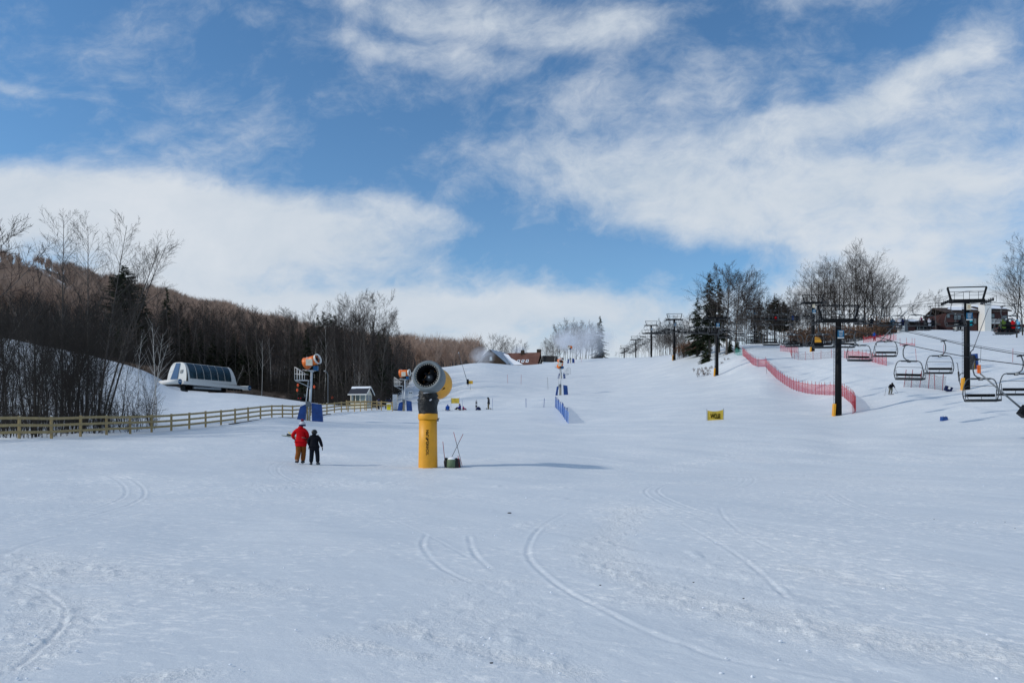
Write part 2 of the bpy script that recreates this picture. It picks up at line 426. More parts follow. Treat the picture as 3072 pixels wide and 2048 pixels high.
cl = mth(nt, 'MULTIPLY', n2.outputs['Fac'], mth(nt, 'MULTIPLY_ADD', ra.outputs['Fac'], 1.6, .25))
mq = N(nt, 'ShaderNodeMapping', inp={'Vector': geo.outputs['Position']}); mq.inputs['Rotation'].default_value = (0, 0, -math.radians(78))
mq2 = N(nt, 'ShaderNodeMapping', inp={'Vector': mq.outputs[0]}); mq2.inputs['Scale'].default_value = (3.2, 1.5, 1)
n1b = N(nt, 'ShaderNodeTexNoise', inp={'Vector': mq2.outputs[0], 'Scale': 2.2, 'Detail': 8, 'Roughness': .7})
sxx = N(nt, 'ShaderNodeSeparateXYZ', inp={0: geo.outputs['Position']})
lmn = mth(nt, 'MULTIPLY_ADD', sxx.outputs[0], 1/9, 5/9, clamp=True)
nm = N(nt, 'ShaderNodeTexNoise', inp={'Vector': geo.outputs['Position'], 'Scale': .35, 'Detail': 4})
n1m = N(nt, 'ShaderNodeMixRGB', inp={0: lmn, 1: n1b.outputs['Fac'], 2: n1.outputs['Fac']})
hh = mth(nt, 'ADD', mth(nt, 'MULTIPLY', n1m.outputs[0], mth(nt, 'MULTIPLY_ADD', nm.outputs['Fac'], 2.4, -.5)), cl)
bp = N(nt, 'ShaderNodeBump', inp={'Height': hh, 'Strength': .75, 'Distance': .022})
nt.links.new(bp.outputs['Normal'], b.inputs['Normal'])
ms = N(nt, 'ShaderNodeMapping', inp={'Vector': mp.outputs[0]}); ms.inputs['Scale'].default_value = (5.5, 3.2, 1)
msb = N(nt, 'ShaderNodeMapping', inp={'Vector': mq.outputs[0]}); msb.inputs['Scale'].default_value = (6.5, 2.6, 1)
f1 = N(nt, 'ShaderNodeTexNoise', inp={'Vector': ms.outputs[0], 'Scale': 1.6, 'Detail': 9, 'Roughness': .72})
f2 = N(nt, 'ShaderNodeTexNoise', inp={'Vector': msb.outputs[0], 'Scale': 1.6, 'Detail': 9, 'Roughness': .72})
fm = N(nt, 'ShaderNodeMixRGB', inp={0: lmn, 1: f2.outputs['Fac'], 2: f1.outputs['Fac']})
fl = N(nt, 'ShaderNodeMapRange', inp={'Value': mth(nt, 'ADD', fm.outputs[0], mth(nt, 'MULTIPLY', nm.outputs['Fac'], .30)), 1: .68, 2: .77})
crb = N(nt, 'ShaderNodeMapRange', inp={'Value': n2.outputs['Fac'], 1: .5, 2: .7})
ff = mth(nt, 'ADD', mth(nt, 'MULTIPLY', fl.outputs[0], .46), mth(nt, 'MULTIPLY', mth(nt, 'MULTIPLY_ADD', crb.outputs[0], .7, .3), mth(nt, 'MULTIPLY', ra.outputs['Fac'], .62)))
cr = N(nt, 'ShaderNodeValToRGB', inp={'Fac': mth(nt, 'ADD', ff, mth(nt, 'MULTIPLY_ADD', n3.outputs['Fac'], .55, .06))})
cr.color_ramp.elements[0].position = .25; cr.color_ramp.elements[1].position = .85
cr.color_ramp.elements[0].color = (.645,.70,.745,1); cr.color_ramp.elements[1].color = (.92,.93,.92,1)
nt.links.new(cr.outputs['Color'], b.inputs['Base Color'])
b.inputs['Roughness'].default_value = .55; b.inputs['Specular IOR Level'].default_value = .25
M_snow = m
tag(link('snow_ground', gm, M_snow), kind='structure')

# ------------------------------------------------------------------ sun and sky
EL = math.radians(30.5); LD = Vector((1, .20, 0)).normalized()*math.cos(EL)+Vector((0,0,-math.sin(EL)))
sd = bpy.data.lights.new('sun', 'SUN'); sd.energy = 2.05; sd.angle = math.radians(2.6); sd.color = (1, .93, .83)
so = bpy.data.objects.new('sun', sd); COL.objects.link(so); so.rotation_euler = LD.to_track_quat('-Z', 'Y').to_euler(); so.location = (-60, -20, 60)
w = bpy.data.worlds.new('World'); SC.world = w; w.use_nodes = True; nt = w.node_tree
for n in list(nt.nodes): nt.nodes.remove(n)
out = N(nt, 'ShaderNodeOutputWorld'); bg = N(nt, 'ShaderNodeBackground'); bg.inputs['Strength'].default_value = .10
nt.links.new(bg.outputs[0], out.inputs['Surface'])
sky = N(nt, 'ShaderNodeTexSky', sky_type='NISHITA', sun_disc=False, sun_elevation=EL, sun_rotation=math.atan2(-LD.x, -LD.y))
sky.air_density = 1.0; sky.dust_density = .4; sky.ozone_density = 2.2; sky.altitude = 500
tc = N(nt, 'ShaderNodeTexCoord'); sx = N(nt, 'ShaderNodeSeparateXYZ', inp={0: tc.outputs['Generated']})
dx, dy, dzz = sx.outputs
dyc = mth(nt, 'MAXIMUM', dy, .12)
# soft warping so that the edges of the cloud banks curl
wn = N(nt, 'ShaderNodeTexNoise', inp={'Vector': tc.outputs['Generated'], 'Scale': 3.2, 'Detail': 6, 'Roughness': .55})
ws = N(nt, 'ShaderNodeSeparateXYZ', inp={0: wn.outputs['Color']})
U = mth(nt, 'ADD', mth(nt, 'DIVIDE', dx, dyc), mth(nt, 'MULTIPLY_ADD', ws.outputs[0], .34, -.17))
V = mth(nt, 'ADD', mth(nt, 'DIVIDE', dzz, dyc), mth(nt, 'MULTIPLY_ADD', ws.outputs[1], .10, -.05))
def blob(x, y, sx_, sy_, ang, amp):
    """a bank of cloud at a bearing and height in the sky; x,y,sx,sy in 2352-pixel photo units"""
    u0 = (x*1.306-CX)/F; v0 = (H0-y*1.306)/F; su = sx_*1.306/F; sv = sy_*1.306/F
    a = math.radians(ang); c, s_ = math.cos(a), math.sin(a)
    du = mth(nt, 'SUBTRACT', U, u0); dv = mth(nt, 'SUBTRACT', V, v0)
    p = mth(nt, 'MULTIPLY_ADD', du, c/su, mth(nt, 'MULTIPLY', dv, s_/su))
    q = mth(nt, 'MULTIPLY_ADD', du, -s_/sv, mth(nt, 'MULTIPLY', dv, c/sv))
    r2 = mth(nt, 'MULTIPLY_ADD', p, p, mth(nt, 'MULTIPLY', q, q))
    return mth(nt, 'MULTIPLY', mth(nt, 'EXPONENT', mth(nt, 'MULTIPLY', mth(nt, 'POWER', r2, 1.6), -1.0)), amp)
BL = [(200,520,560,120,-3,.95),(620,545,420,95,-8,.75),(0,470,300,80,0,.35),(880,490,180,28,-14,.35),
      (1900,480,600,140,-8,.72),(1450,440,330,80,-16,.45),(2250,330,420,120,20,.50),(2050,190,330,60,33,.48),(1850,300,300,45,10,.25),
      (1150,40,420,60,-10,.55),(1050,130,260,40,-12,.35),(1400,90,160,40,20,.28),(120,205,170,16,-8,.28),(1750,20,260,22,8,.22),(1500,230,420,60,12,.22),(1900,220,380,70,18,.25),(2200,180,260,90,20,.2),(700,60,300,30,-10,.16),
      (1200,760,1700,110,0,.95),(500,690,420,60,-4,.55),(2250,690,420,110,0,.55),(1100,700,360,35,0,.3),
      (1350,585,420,40,-2,-.10),(1230,640,500,38,-3,-.08),(920,545,160,40,-8,-.1),(1560,590,150,26,0,-.15),(1250,300,160,50,0,-.1),(1350,320,60,60,0,.12)]
acc = None
for q in BL:
    o_ = blob(*q); acc = o_ if acc is None else mth(nt, 'ADD', acc, o_)
# cloud texture: billows slightly drawn out sideways, smaller towards the horizon
Vs = mth(nt, 'POWER', mth(nt, 'MAXIMUM', V, .01), .7)
pl = N(nt, 'ShaderNodeCombineXYZ', inp={0: mth(nt, 'MULTIPLY_ADD', V, -.35, U), 1: mth(nt, 'MULTIPLY', Vs, 2.1), 2: dx})
c1 = N(nt, 'ShaderNodeTexNoise', inp={'Vector': pl.outputs[0], 'Scale': 4.2, 'Detail': 12, 'Roughness': .60, 'Distortion': .25})
c2 = N(nt, 'ShaderNodeTexNoise', inp={'Vector': pl.outputs[0], 'Scale': 15, 'Detail': 9, 'Roughness': .68, 'Distortion': .3})
dens = mth(nt, 'ADD', acc, mth(nt, 'ADD', mth(nt, 'MULTIPLY_ADD', c1.outputs['Fac'], 1.45, -.68), mth(nt, 'MULTIPLY_ADD', c2.outputs['Fac'], .95, -.475)))
back = mth(nt, 'MULTIPLY', mth(nt, 'LESS_THAN', dy, .12), .45)
dens = mth(nt, 'ADD', dens, back)
mr = N(nt, 'ShaderNodeMapRange', interpolation_type='SMOOTHSTEP', inp={'Value': dens, 1: -.10, 2: 1.12})
cc = N(nt, 'ShaderNodeMixRGB', inp={0: mth(nt, 'MULTIPLY_ADD', c1.outputs['Fac'], 1.8, -.4, clamp=True), 1: (4.9,5.7,6.6,1), 2: (6.8,7.2,7.7,1)})
# deeper, bluer clear sky aloft
sb = N(nt, 'ShaderNodeMixRGB', blend_type='MULTIPLY', inp={0: 1.0, 1: sky.outputs[0], 2: (.70,1.06,1.26,1)})
veil = mth(nt, 'MULTIPLY_ADD', mth(nt, 'EXPONENT', mth(nt, 'MULTIPLY', mth(nt, 'MAXIMUM', V, 0.0), -7.0)), .34, .0)
mx = N(nt, 'ShaderNodeMixRGB', inp={0: mth(nt, 'MAXIMUM', mth(nt, 'MULTIPLY', mr.outputs[0], .97), veil), 1: sb.outputs[0], 2: cc.outputs[0]})
nt.links.new(mx.outputs[0], bg.inputs['Color'])
w.cycles.sampling_method = 'MANUAL'; w.cycles.sample_map_resolution = 1024
# ------------------------------------------------------------------ hill behind (brown forest floor) with the far wood
HT = {
 -900:[(185,985),(300,930),(500,830),(800,740),(1000,720),(1300,760)],
 0:[(190,1004),(300,950),(500,880),(700,815),(850,786),(1000,788),(1300,820)],
 100:[(184,1028),(300,960),(500,888),(700,828),(850,800),(1000,802),(1300,840)],
 200:[(178,1050),(300,978),(500,900),(700,845),(850,822),(1000,824),(1300,860)],
 320:[(172,1080),(300,1000),(500,925),(700,875),(850,856),(1000,858),(1300,890)],
 450:[(168,1104),(300,1030),(500,955),(700,905),(820,892),(1000,895),(1300,930)],
 640:[(160,1170),(200,1145),(300,1060),(450,985),(600,955),(750,945),(1000,955),(1300,980)],
 820:[(160,1195),(200,1160),(300,1085),(450,1020),(600,1000),(750,998),(1000,1010),(1300,1030)],
 1000:[(150,1210),(200,1180),(300,1110),(450,1060),(600,1045),(750,1045),(1000,1055),(1300,1065)],
 1160:[(150,1208),(200,1175),(300,1128),(450,1085),(600,1065),(750,1062),(1000,1070),(1300,1080)],
 1250:[(240,1128),(300,1125),(450,1085),(600,1060),(750,1055),(1000,1062),(1300,1070)],
 1500:[(350,1130),(450,1105),(600,1085),(750,1078),(1000,1080),(1300,1085)],
 1800:[(420,1160),(600,1130),(1000,1120),(1300,1120)],
}
hc = sorted(HT)
def hz(px, d):
    """height of the hill surface"""
    px = np.asarray(px, float); d = np.asarray(d, float)
    Zc = np.stack([np.interp(d, [q[0] for q in HT[c]], [CZ+(H0-q[1])/F*q[0] for q in HT[c]], left=-50) for c in hc])
    u = np.clip(np.interp(px, hc, np.arange(len(hc))), 0, len(hc)-1.0001); i = u.astype(int); a = u-i; a = a*a*(3-2*a)
    return np.take_along_axis(Zc, i[None], 0)[0]*(1-a)+np.take_along_axis(Zc, np.minimum(i+1, len(hc)-1)[None], 0)[0]*a
HP = np.linspace(-900, 1800, 160); HD = np.exp(np.linspace(math.log(150), math.log(1300), 110))
PX, DD = np.meshgrid(HP, HD); HX = (PX-CX)/F*DD
HZ = hz(PX.ravel(), DD.ravel()).reshape(PX.shape)
gzv = gz(HX, DD)
HZ = HZ+.6*fbm(HX*.03, DD*.03, 3, 77)+1.2*fbm(HX*.012, DD*.012, 2, 78)*(DD > 350)
HZ = np.where(HZ < -40, gzv-3, HZ)
Vh = np.stack([HX, DD, HZ], -1).reshape(-1, 3); a_, b_ = PX.shape
ii, jj = np.meshgrid(np.arange(a_-1), np.arange(b_-1), indexing='ij')
Qh = np.stack([ii*b_+jj, ii*b_+jj+1, (ii+1)*b_+jj+1, (ii+1)*b_+jj], -1).reshape(-1, 4)
m, nt, b = nodes('leaf litter and old snow')
geo = N(nt, 'ShaderNodeNewGeometry')
no = N(nt, 'ShaderNodeTexNoise', inp={'Vector': geo.outputs['Position'], 'Scale': .5, 'Detail': 8, 'Roughness': .75})
cr = N(nt, 'ShaderNodeValToRGB', inp={'Fac': no.outputs['Fac']})
e = cr.color_ramp.elements; e[0].position = .42; e[0].color = (.030,.023,.019,1); e[1].position = .75; e[1].color = (.15,.125,.11,1)
nt.links.new(cr.outputs[0], b.inputs['Base Color']); b.inputs['Roughness'].default_value = .95; b.inputs['Specular IOR Level'].default_value = .1
M_litter = m
tag(link('hill', np_mesh('hill', Vh, Qh), M_litter), kind='structure')

def base_z(px, d):
    x = (px-CX)/F*d; g = float(gz(x, d))
    if -900 <= px <= 1800:
        h = float(hz(np.array([px]), np.array([d]))[0])
        if h > -40: g = max(g, h)
    return g

# ------------------------------------------------------------------ bark and needle materials
def tree_mat(name, lo, hi, scale=3):
    m, nt, b = nodes(name)
    geo = N(nt, 'ShaderNodeNewGeometry'); oi = N(nt, 'ShaderNodeObjectInfo')
    no = N(nt, 'ShaderNodeTexNoise', inp={'Vector': geo.outputs['Position'], 'Scale': scale, 'Detail': 4})
    f = mth(nt, 'ADD', mth(nt, 'MULTIPLY', no.outputs['Fac'], .7), mth(nt, 'MULTIPLY', oi.outputs['Random'], .4), clamp=True)
    mx_ = N(nt, 'ShaderNodeMixRGB', inp={0: f, 1: (*lo,1), 2: (*hi,1)})
    nt.links.new(mx_.outputs[0], b.inputs['Base Color']); b.inputs['Roughness'].default_value = .9; b.inputs['Specular IOR Level'].default_value = .15
    return m
M_bark = tree_mat('grey brown bark', (.038,.033,.030), (.155,.138,.125))
M_twig = tree_mat('twigs', (.021,.017,.0155), (.066,.054,.049))
M_twigr = tree_mat('sunlit reddish twigs', (.31,.215,.165), (.58,.43,.345))  # reddish tan, lightened so sunlight on the far wood sits in the colour
M_barkd = tree_mat('dark bark', (.014,.012,.011), (.055,.048,.043))
M_birch = tree_mat('birch bark', (.30,.28,.26), (.75,.72,.68), 1.2)
M_needle = tree_mat('dark needles', (.008,.014,.008), (.034,.048,.022), 1.5)
M_leaf = tree_mat('dry beech leaves', (.12,.065,.040), (.27,.16,.105), 3)

# ------------------------------------------------------------------ trees
def rnd_perp(rg, d):
    v = rg.normal(size=3); v -= d*v.dot(d); n = np.linalg.norm(v)
    return v/n if n > 1e-6 else np.array([1.,0,0])
def prisms(segs, k=3):
    A = np.array([s[0] for s in segs]); B = np.array([s[1] for s in segs]); r0 = np.array([s[2] for s in segs]); r1 = np.array([s[3] for s in segs])
    D = B-A; L = np.linalg.norm(D, axis=1, keepdims=True)+1e-9; D = D/L
    ref = np.where(np.abs(D[:, 2:3]) > .9, np.array([[1.,0,0]]), np.array([[0,0,1.]]))
    U_ = np.cross(D, ref); U_ /= np.linalg.norm(U_, axis=1, keepdims=True); W_ = np.cross(D, U_)
    n = len(segs); V_ = np.zeros((n, 2*k, 3))
    for i in range(k):
        a = 2*PI*i/k; off = U_*math.cos(a)+W_*math.sin(a)
        V_[:, i] = A+off*r0[:, None]; V_[:, k+i] = B+off*r1[:, None]
    Q_ = np.zeros((n, k, 4), int); bse = (np.arange(n)*2*k)[:, None]
    for i in range(k):
        j = (i+1) % k; Q_[:, i] = bse+np.array([[i, j, k+j, k+i]])
    return V_.reshape(-1, 3), Q_.reshape(-1, 4)
ST = { # kids per level, angle, length ratio, trunk fraction bare, upward pull, spread of trunk
 'forest': dict(kids=(20,8,6), ang=(40,38,42), rat=(.27,.44,.45), bare=.20, up=.10, wob=.05, twr=.013, tr=.007),
 'maple': dict(kids=(16,10,9), ang=(44,40,44), rat=(.50,.42,.44), bare=.18, up=.09, wob=.06, twr=.0105, tr=.010),
 'bigmaple': dict(kids=(18,11,10), ang=(50,42,46), rat=(.58,.44,.45), bare=.24, up=.10, wob=.05, twr=.012, tr=.014),
 'grove': dict(kids=(17,9,7), ang=(42,38,42), rat=(.36,.42,.44), bare=.22, up=.10, wob=.04, twr=.012, tr=.007),
 'poplar': dict(kids=(36,8,4), ang=(46,36,38), rat=(.25,.40,.42), bare=.34, up=.085, wob=.012, twr=.0085, tr=.0046),
 'brush': dict(kids=(14,6,3), ang=(30,38,38), rat=(.38,.45,.45), bare=.12, up=.12, wob=.10, twr=.008, tr=.0038),
 'birch': dict(kids=(12,5,3), ang=(34,40,45), rat=(.26,.40,.45), bare=.45, up=.05, wob=.05, twr=.011, tr=.0045),
}
def bare_segs(seed, H, style, lean=(0,0)):
    s = ST[style]; rg = np.random.default_rng(seed); big = []; tw = []
    def branch(p, d, L, r, lv):
        ns = 9 if lv == 0 else (4 if lv == 1 else 2)
        if lv == 3: ns = 2
        pts = [p]; ds = [d]
        for i in range(ns):
            d = d+rnd_perp(rg, d)*(s['wob'] if lv == 0 else .09)*rg.random()+np.array([0,0,s['up']*(0.3 if lv == 0 else 1)])
            if lv == 0: d = d+np.array([lean[0], lean[1], 0])*.05
            d = d/np.linalg.norm(d); p = p+d*L/ns; pts.append(p); ds.append(d)
        rad = [max(s['twr']*.55, r*(1-.82*(i/ns)**(1.0 if lv == 0 else .9))) for i in range(ns+1)]
        dst = big if lv <= 1 else tw
        for i in range(ns): dst.append((pts[i], pts[i+1], rad[i], rad[i+1]))
        if lv >= 3: return
        nk = s['kids'][lv]; t0 = s['bare'] if lv == 0 else .22
        for k in range(nk):
            t = t0+(1-t0)*((k+rg.random())/nk); t = min(t, .985); i = min(int(t*ns), ns-1); f = t*ns-i
            q = pts[i]*(1-f)+pts[i+1]*f; a = math.radians(s['ang'][lv]*(.75+.5*rg.random()))
            dd = ds[i+1]*math.cos(a)+rnd_perp(rg, ds[i+1])*math.sin(a)
            if lv == 0:
                Lc = L*s['rat'][0]*(1.15-.75*(t-t0)/(1-t0))*(.75+.5*rg.random())
            else: Lc = L*s['rat'][lv]*(1.1-.5*t)*(.7+.6*rg.random())
            rc = rad[i]*(.42 if lv == 0 else .5); branch(q, dd, Lc, max(rc, s['twr']*(1.25 if lv == 0 else 1)), lv+1)
    branch(np.zeros(3), np.array([lean[0]*.25, lean[1]*.25, 1.])/np.linalg.norm([lean[0]*.25, lean[1]*.25, 1]), H*.97, H*s['tr']+.012, 0)
    return big, tw
def bare_proto(name, seed, H, style, lean=(0,0), bark=None, twig=None, parts=True, twk=1.0):
    big, tw = bare_segs(seed, H, style, lean)
    tw = [(a, b, r0*twk, r1*twk) for a, b, r0, r1 in tw]
    root = thing(name, (0,0,0))
    V_, Q_ = prisms(big, 6); link('trunk', np_mesh('trunk', V_, Q_), bark or M_bark, root)
    V_, Q_ = prisms(tw, 3); link('crown', np_mesh('crown', V_, Q_, False), twig or M_twig, root)
    return root
def conifer_proto(name, seed, H, wid, low=.08, dens=1.0, droop=.25, raggy=.25, pine=False):
    rg = np.random.default_rng(seed); root = thing(name, (0,0,0)); segs = [(np.array([0,0,-.5]), np.array([0,0,H*.5]), H*.014+.05, H*.008+.03), (np.array([0,0,H*.5]), np.array([0,0,H]), H*.008+.03, .02)]
    tris = []; nb = int(H*9*dens)
    for k in range(nb):
        t = low+(1-low)*(k+rg.random())/nb; z = t*H; a = rg.random()*2*PI
        if pine: prof = math.sin(min(1, (1-t)/(1-low)*1.15+.12)*PI*.55)*(1 if t < .93 else .7)
        else: prof = (1-(t-low)/(1-low))**.85+.05
        L = wid*prof*(1-raggy+2*raggy*rg.random()*.9)
        L = max(L, .25); dr = droop*(1-.6*t) if not pine else -.12
        d0 = np.array([math.cos(a), math.sin(a), -dr*.6]); tip = np.array([math.cos(a)*L, math.sin(a)*L, -dr*L+.12*L*(t)])
        base = np.array([0,0,z]); segs.append((base, base+tip*.8, .035, .012))
        n = int(6+L*9); 
        for q in range(n):
            f = .12+.88*(q+rg.random())/n; p = base+tip*f+np.array([0,0,-.08*L*f*f]); w_ = .24*(1.15-f)*min(L, 2.6)+.10
            sd = np.array([-math.sin(a), math.cos(a), 0]); sg = 1 if q % 2 else -1
            o1 = sd*sg*w_*(1+.5*rg.random())+np.array([math.cos(a), math.sin(a), 0])*w_*.55+np.array([0,0,-.30*w_+rg.normal()*.12])
            o2 = np.array([math.cos(a), math.sin(a), 0])*w_*.45+np.array([0,0,rg.normal()*.05-.05])
            tris.append((p-o2*.5, p+o2, p+o1)); tris.append((p, p+o1*.6+np.array([0,0,.12*w_]), p+o1*.9+np.array([0,0,-.35*w_])))
    V_, Q_ = prisms(segs, 5); link('trunk', np_mesh('trunk', V_, Q_), M_bark, root)
    T_ = np.array(tris).reshape(-1, 3); link('crown', np_mesh('crown', T_, np.arange(len(T_)).reshape(-1, 3), False), M_needle, root)
    return root
USED = set()
def plant(root, px, d, h=None, H=1.0, rz=None, label=None, cat='tree', group=None, dz=-.15, tilt=(0,0), row_top=None):
    """root prototype of natural height H; row_top = photo row its top reaches"""
    zb = base_z(px, d)+dz
    if row_top is not None: h = CZ+(H0-row_top)/F*d-zb
    o = root
    if root.name in USED: o = copy_tree(root)
    else: USED.add(root.name)
    o.location = ((px-CX)/F*d, d, zb); s = h/H; ws = s*random.uniform(.92, 1.08); o.scale = (ws, ws, s)
    o.rotation_euler = (tilt[0], tilt[1], random.uniform(0, 2*PI) if rz is None else rz)
    tag(o, label, cat, group); return o

# forest on the near side of the hill (left)
PF = [bare_proto('bare_tree', 100+i, 16, 'forest', (random.uniform(-.5,.5), 0)) for i in range(7)]
PMp = [bare_proto('maple_tree', 140+i, 14, 'maple', twk=1.4) for i in range(3)]
PB = [bare_proto('birch_tree', 160+i, 13, 'birch', (random.uniform(-1,1), 0), M_birch, M_twig) for i in range(3)]
PC = [conifer_proto('conifer_tree', 180, 15, 2.8), conifer_proto('conifer_tree', 181, 15, 3.4, raggy=.35), conifer_proto('pine_tree', 182, 16, 3.6, low=.3, pine=True, dens=1.2, raggy=.4)]
TOPR = ([-200,0,130,300,420,520,640,760,860,930,1000,1060,1110,1160,1200,1230,1260], [800,850,860,880,890,905,905,912,915,925,925,925,930,975,1010,1025,1060])
SKY = ([-200,0,300,500,640,700,800,900,1000,1080,1120,1180,1230,1280], [870,880,890,895,900,905,925,925,920,912,920,975,1015,1050])
nf = 0; rgF = random.Random(11)
LF = 'bare grey tree in the dense wood behind the wooden fence'
GF = 'bare trees of the wood behind the fence'
def first_d(px): return float(np.interp(px, [-300,0,240,450,560,700,850,920,1000,1040,1130,1180,1240], [194,192,182,174,182,182,166,150,136,134,124,150,215]))
rows_ = [(0, 70), (14, 60), (32, 50), (55, 42), (90, 32)]
for ri, (off, cnt) in enumerate(rows_):
    for k in range(cnt):
        px = -60+(1235+60)*(k+rgF.random())/cnt; d = first_d(px)+off+rgF.random()*12
        tgt = float(np.interp(px, *SKY))+rgF.uniform(-16, 26)+(24 if ri == 0 else 0)
        zb = base_z(px, d); hmax = CZ+(H0-tgt)/F*d-zb; h = max(5, min(25, hmax*rgF.uniform(.84, 1.0)))
        q = rgF.random()
        if q < .10: plant(PB[rgF.randrange(3)], px, d, h*.85, 13, label='white barked birch among the dark wood behind the wooden fence', group='birches of the wood', tilt=(0, rgF.uniform(-.12,.12)))
        elif q < .17 and px < 620: plant(PC[rgF.randrange(2)], px, d, h*.80, 15, label='dark evergreen among the bare wood left of the lift station', cat='evergreen tree', group='evergreens of the wood')
        elif q < .27: plant(PMp[rgF.randrange(3)], px, d, h*.85, 14, label='spreading bare tree at the edge of the wood behind the fence', group='spreading trees of the wood')
        else: plant(PF[rgF.randrange(7)], px, d, h, 16, label=LF, group=GF)
        nf += 1
# singled-out trees of the left wood
plant(PMp[0], 958, 150, row_top=985, H=14, label='broad fan-shaped grey tree right behind the orange tower snow gun by the fence')
plant(PMp[1], 1040, 140, row_top=975, H=14, label='spreading grey tree behind the left end of the small white hut')
plant(PMp[2], 1098, 165, row_top=905, H=14, label='tallest bare treetop of the wood, above the white hut')
plant(PMp[0], 1060, 168, row_top=912, H=14, label='bare treetop against the sky left of the tallest one above the hut')
plant(PC[2], 372, 205, row_top=797, H=16, cat='pine tree', label='big dark pine whose head stands above the wood against the sunlit hill')
plant(PC[0], 500, 200, row_top=862, H=15, cat='evergreen tree', label='pointed dark evergreen right of the big pine in the left wood')
plant(PC[1], 428, 200, row_top=866, H=15, cat='evergreen tree', label='dark evergreen just right of the big pine in the left wood')
for px, rt, dd_ in ((600,985,188),(640,1000,186),(668,1015,184),(700,1000,188),(585,1040,184),(730,1030,182),(560,960,196),(970,935,178),(940,960,176),(990,940,176),(1020,960,174),(955,945,175),(1005,945,172),(925,985,170),(1150,985,170),(900,1010,172),(980,965,160),(1120,965,172),(1165,1000,185)):
    plant(PC[rgF.randrange(2)], px, dd_, row_top=rt, H=15, cat='evergreen tree', label='blackish evergreen in the wood right of the lift station and behind the orange gun', group='evergreens in the heart of the wood')
for k in range(26):
    px = rgF.choice((rgF.uniform(480, 800), rgF.uniform(800, 1190))); d = first_d(px)+rgF.uniform(4, 40)
    plant(PC[rgF.randrange(2)], px, d, row_top=rgF.uniform(975, 1085), H=15, cat='evergreen tree', label='low dark evergreen deep in the wood behind the fence', group='low evergreens deep in the wood')
# tall saplings and poplars on the bank just behind the fence
PP = [bare_proto('poplar_tree', 200, 17, 'poplar', bark=M_bark, twig=M_barkd), bare_proto('poplar_tree', 201, 17, 'poplar', (.2,0), bark=M_bark, twig=M_barkd), bare_proto('poplar_tree', 203, 17, 'poplar', (.45,0), bark=M_bark, twig=M_barkd), bare_proto('poplar_tree', 204, 17, 'poplar', (-.1,0), bark=M_bark, twig=M_barkd)]
plant(PP[0], 186, 64, row_top=645, H=17, rz=.3, cat='poplar tree', label='tall thin bare poplar standing alone leftmost of the tall ones behind the fence')
plant(PP[3], 262, 62, row_top=660, H=17, rz=0, cat='poplar tree', label='tall bare poplar, second of the tall ones behind the fence', tilt=(0,.04))
plant(PP[1], 292, 63, row_top=650, H=17, rz=0, cat='poplar tree', label='tallest bare poplar in the cluster behind the fence, slightly leaning right', tilt=(0,.05))
plant(PP[2], 300, 61, row_top=700, H=17, rz=0, cat='poplar tree', label='bare poplar leaning far right over the wood from behind the fence', tilt=(0,.13))
plant(PP[2], 318, 66, row_top=690, H=17, rz=.4, cat='poplar tree', label='bare poplar with curved trunk between the tallest poplar and the leaning one', tilt=(0,.08))
plant(PMp[1], -75, 66, row_top=632, H=14, label='bare tree at the left edge of the photo, only its crown in view')
PBr = [bare_proto('sapling_tree', 220+i, 8, 'brush', (random.uniform(-.8,.8),0), M_barkd, M_barkd) for i in range(5)]
rgB = random.Random(5)
for k in range(60):
    px = rgB.choice([rgB.uniform(-40, 460), rgB.uniform(-40, 300)]); i_ = (px-1807)/-29738 if px < 1700 else 0
    d = 2.44/i_*1.0 if i_ > 0 else 60; d = d+3+rgB.random()*20
    h = rgB.uniform(4.5, 10)*(1 if px < 330 else .7)
    plant(PBr[k % 5], px, d, h, 8, label='thin bare sapling in the thicket behind the fence at the left', group='saplings behind the fence', cat='sapling', tilt=(0, rgB.uniform(-.15,.15)))
PN = [bare_proto('alder_tree', 225+i, 11, 'forest', (random.uniform(-1,1),0), M_barkd, M_barkd, twk=.8) for i in range(3)]
for k in range(16):
    px = rgB.uniform(-40, 350); d = 2.44*29738/(1807-px)+3+rgB.random()*18
    plant(PN[k % 3], px, d, row_top=rgB.uniform(880, 1030), H=11, label='dark-stemmed bare tree in the thicket between fence and snowy bank at the left', group='dark trees behind the fence', tilt=(0, rgB.uniform(-.08,.12)))
for px, d, rt, tl_, lb in ((128,58,1000,.14,'white birch leaning right at the left, behind the fence'),(455,74,985,.03,'white birch rising left of the lift station'),(440,72,1010,-.05,'slim white birch next to the taller one left of the lift station'),(415,68,1000,.0,'thin pale birch in the thicket right of the poplars'),(470,75,960,.06,'pale birch nearest the lift station, leaning right')):
    plant(PB[rgB.randrange(3)], px, d, row_top=rt, H=13, label=lb, cat='birch tree', tilt=(0,tl_))
# single birches before the wood
for px, d, rt, tl_, lb in ((1078,124,1110,.2,'small crooked white birch between the orange snow gun and the hut'),(700,158,1090,-.3,'thin birch leaning left over the snow mound'),(785,160,1010,-.02,'pale-stemmed birch behind the right end of the lift station')):
    plant(PB[rgB.randrange(3)], px, d, row_top=rt, H=13, label=lb, cat='birch tree', tilt=(0,tl_))

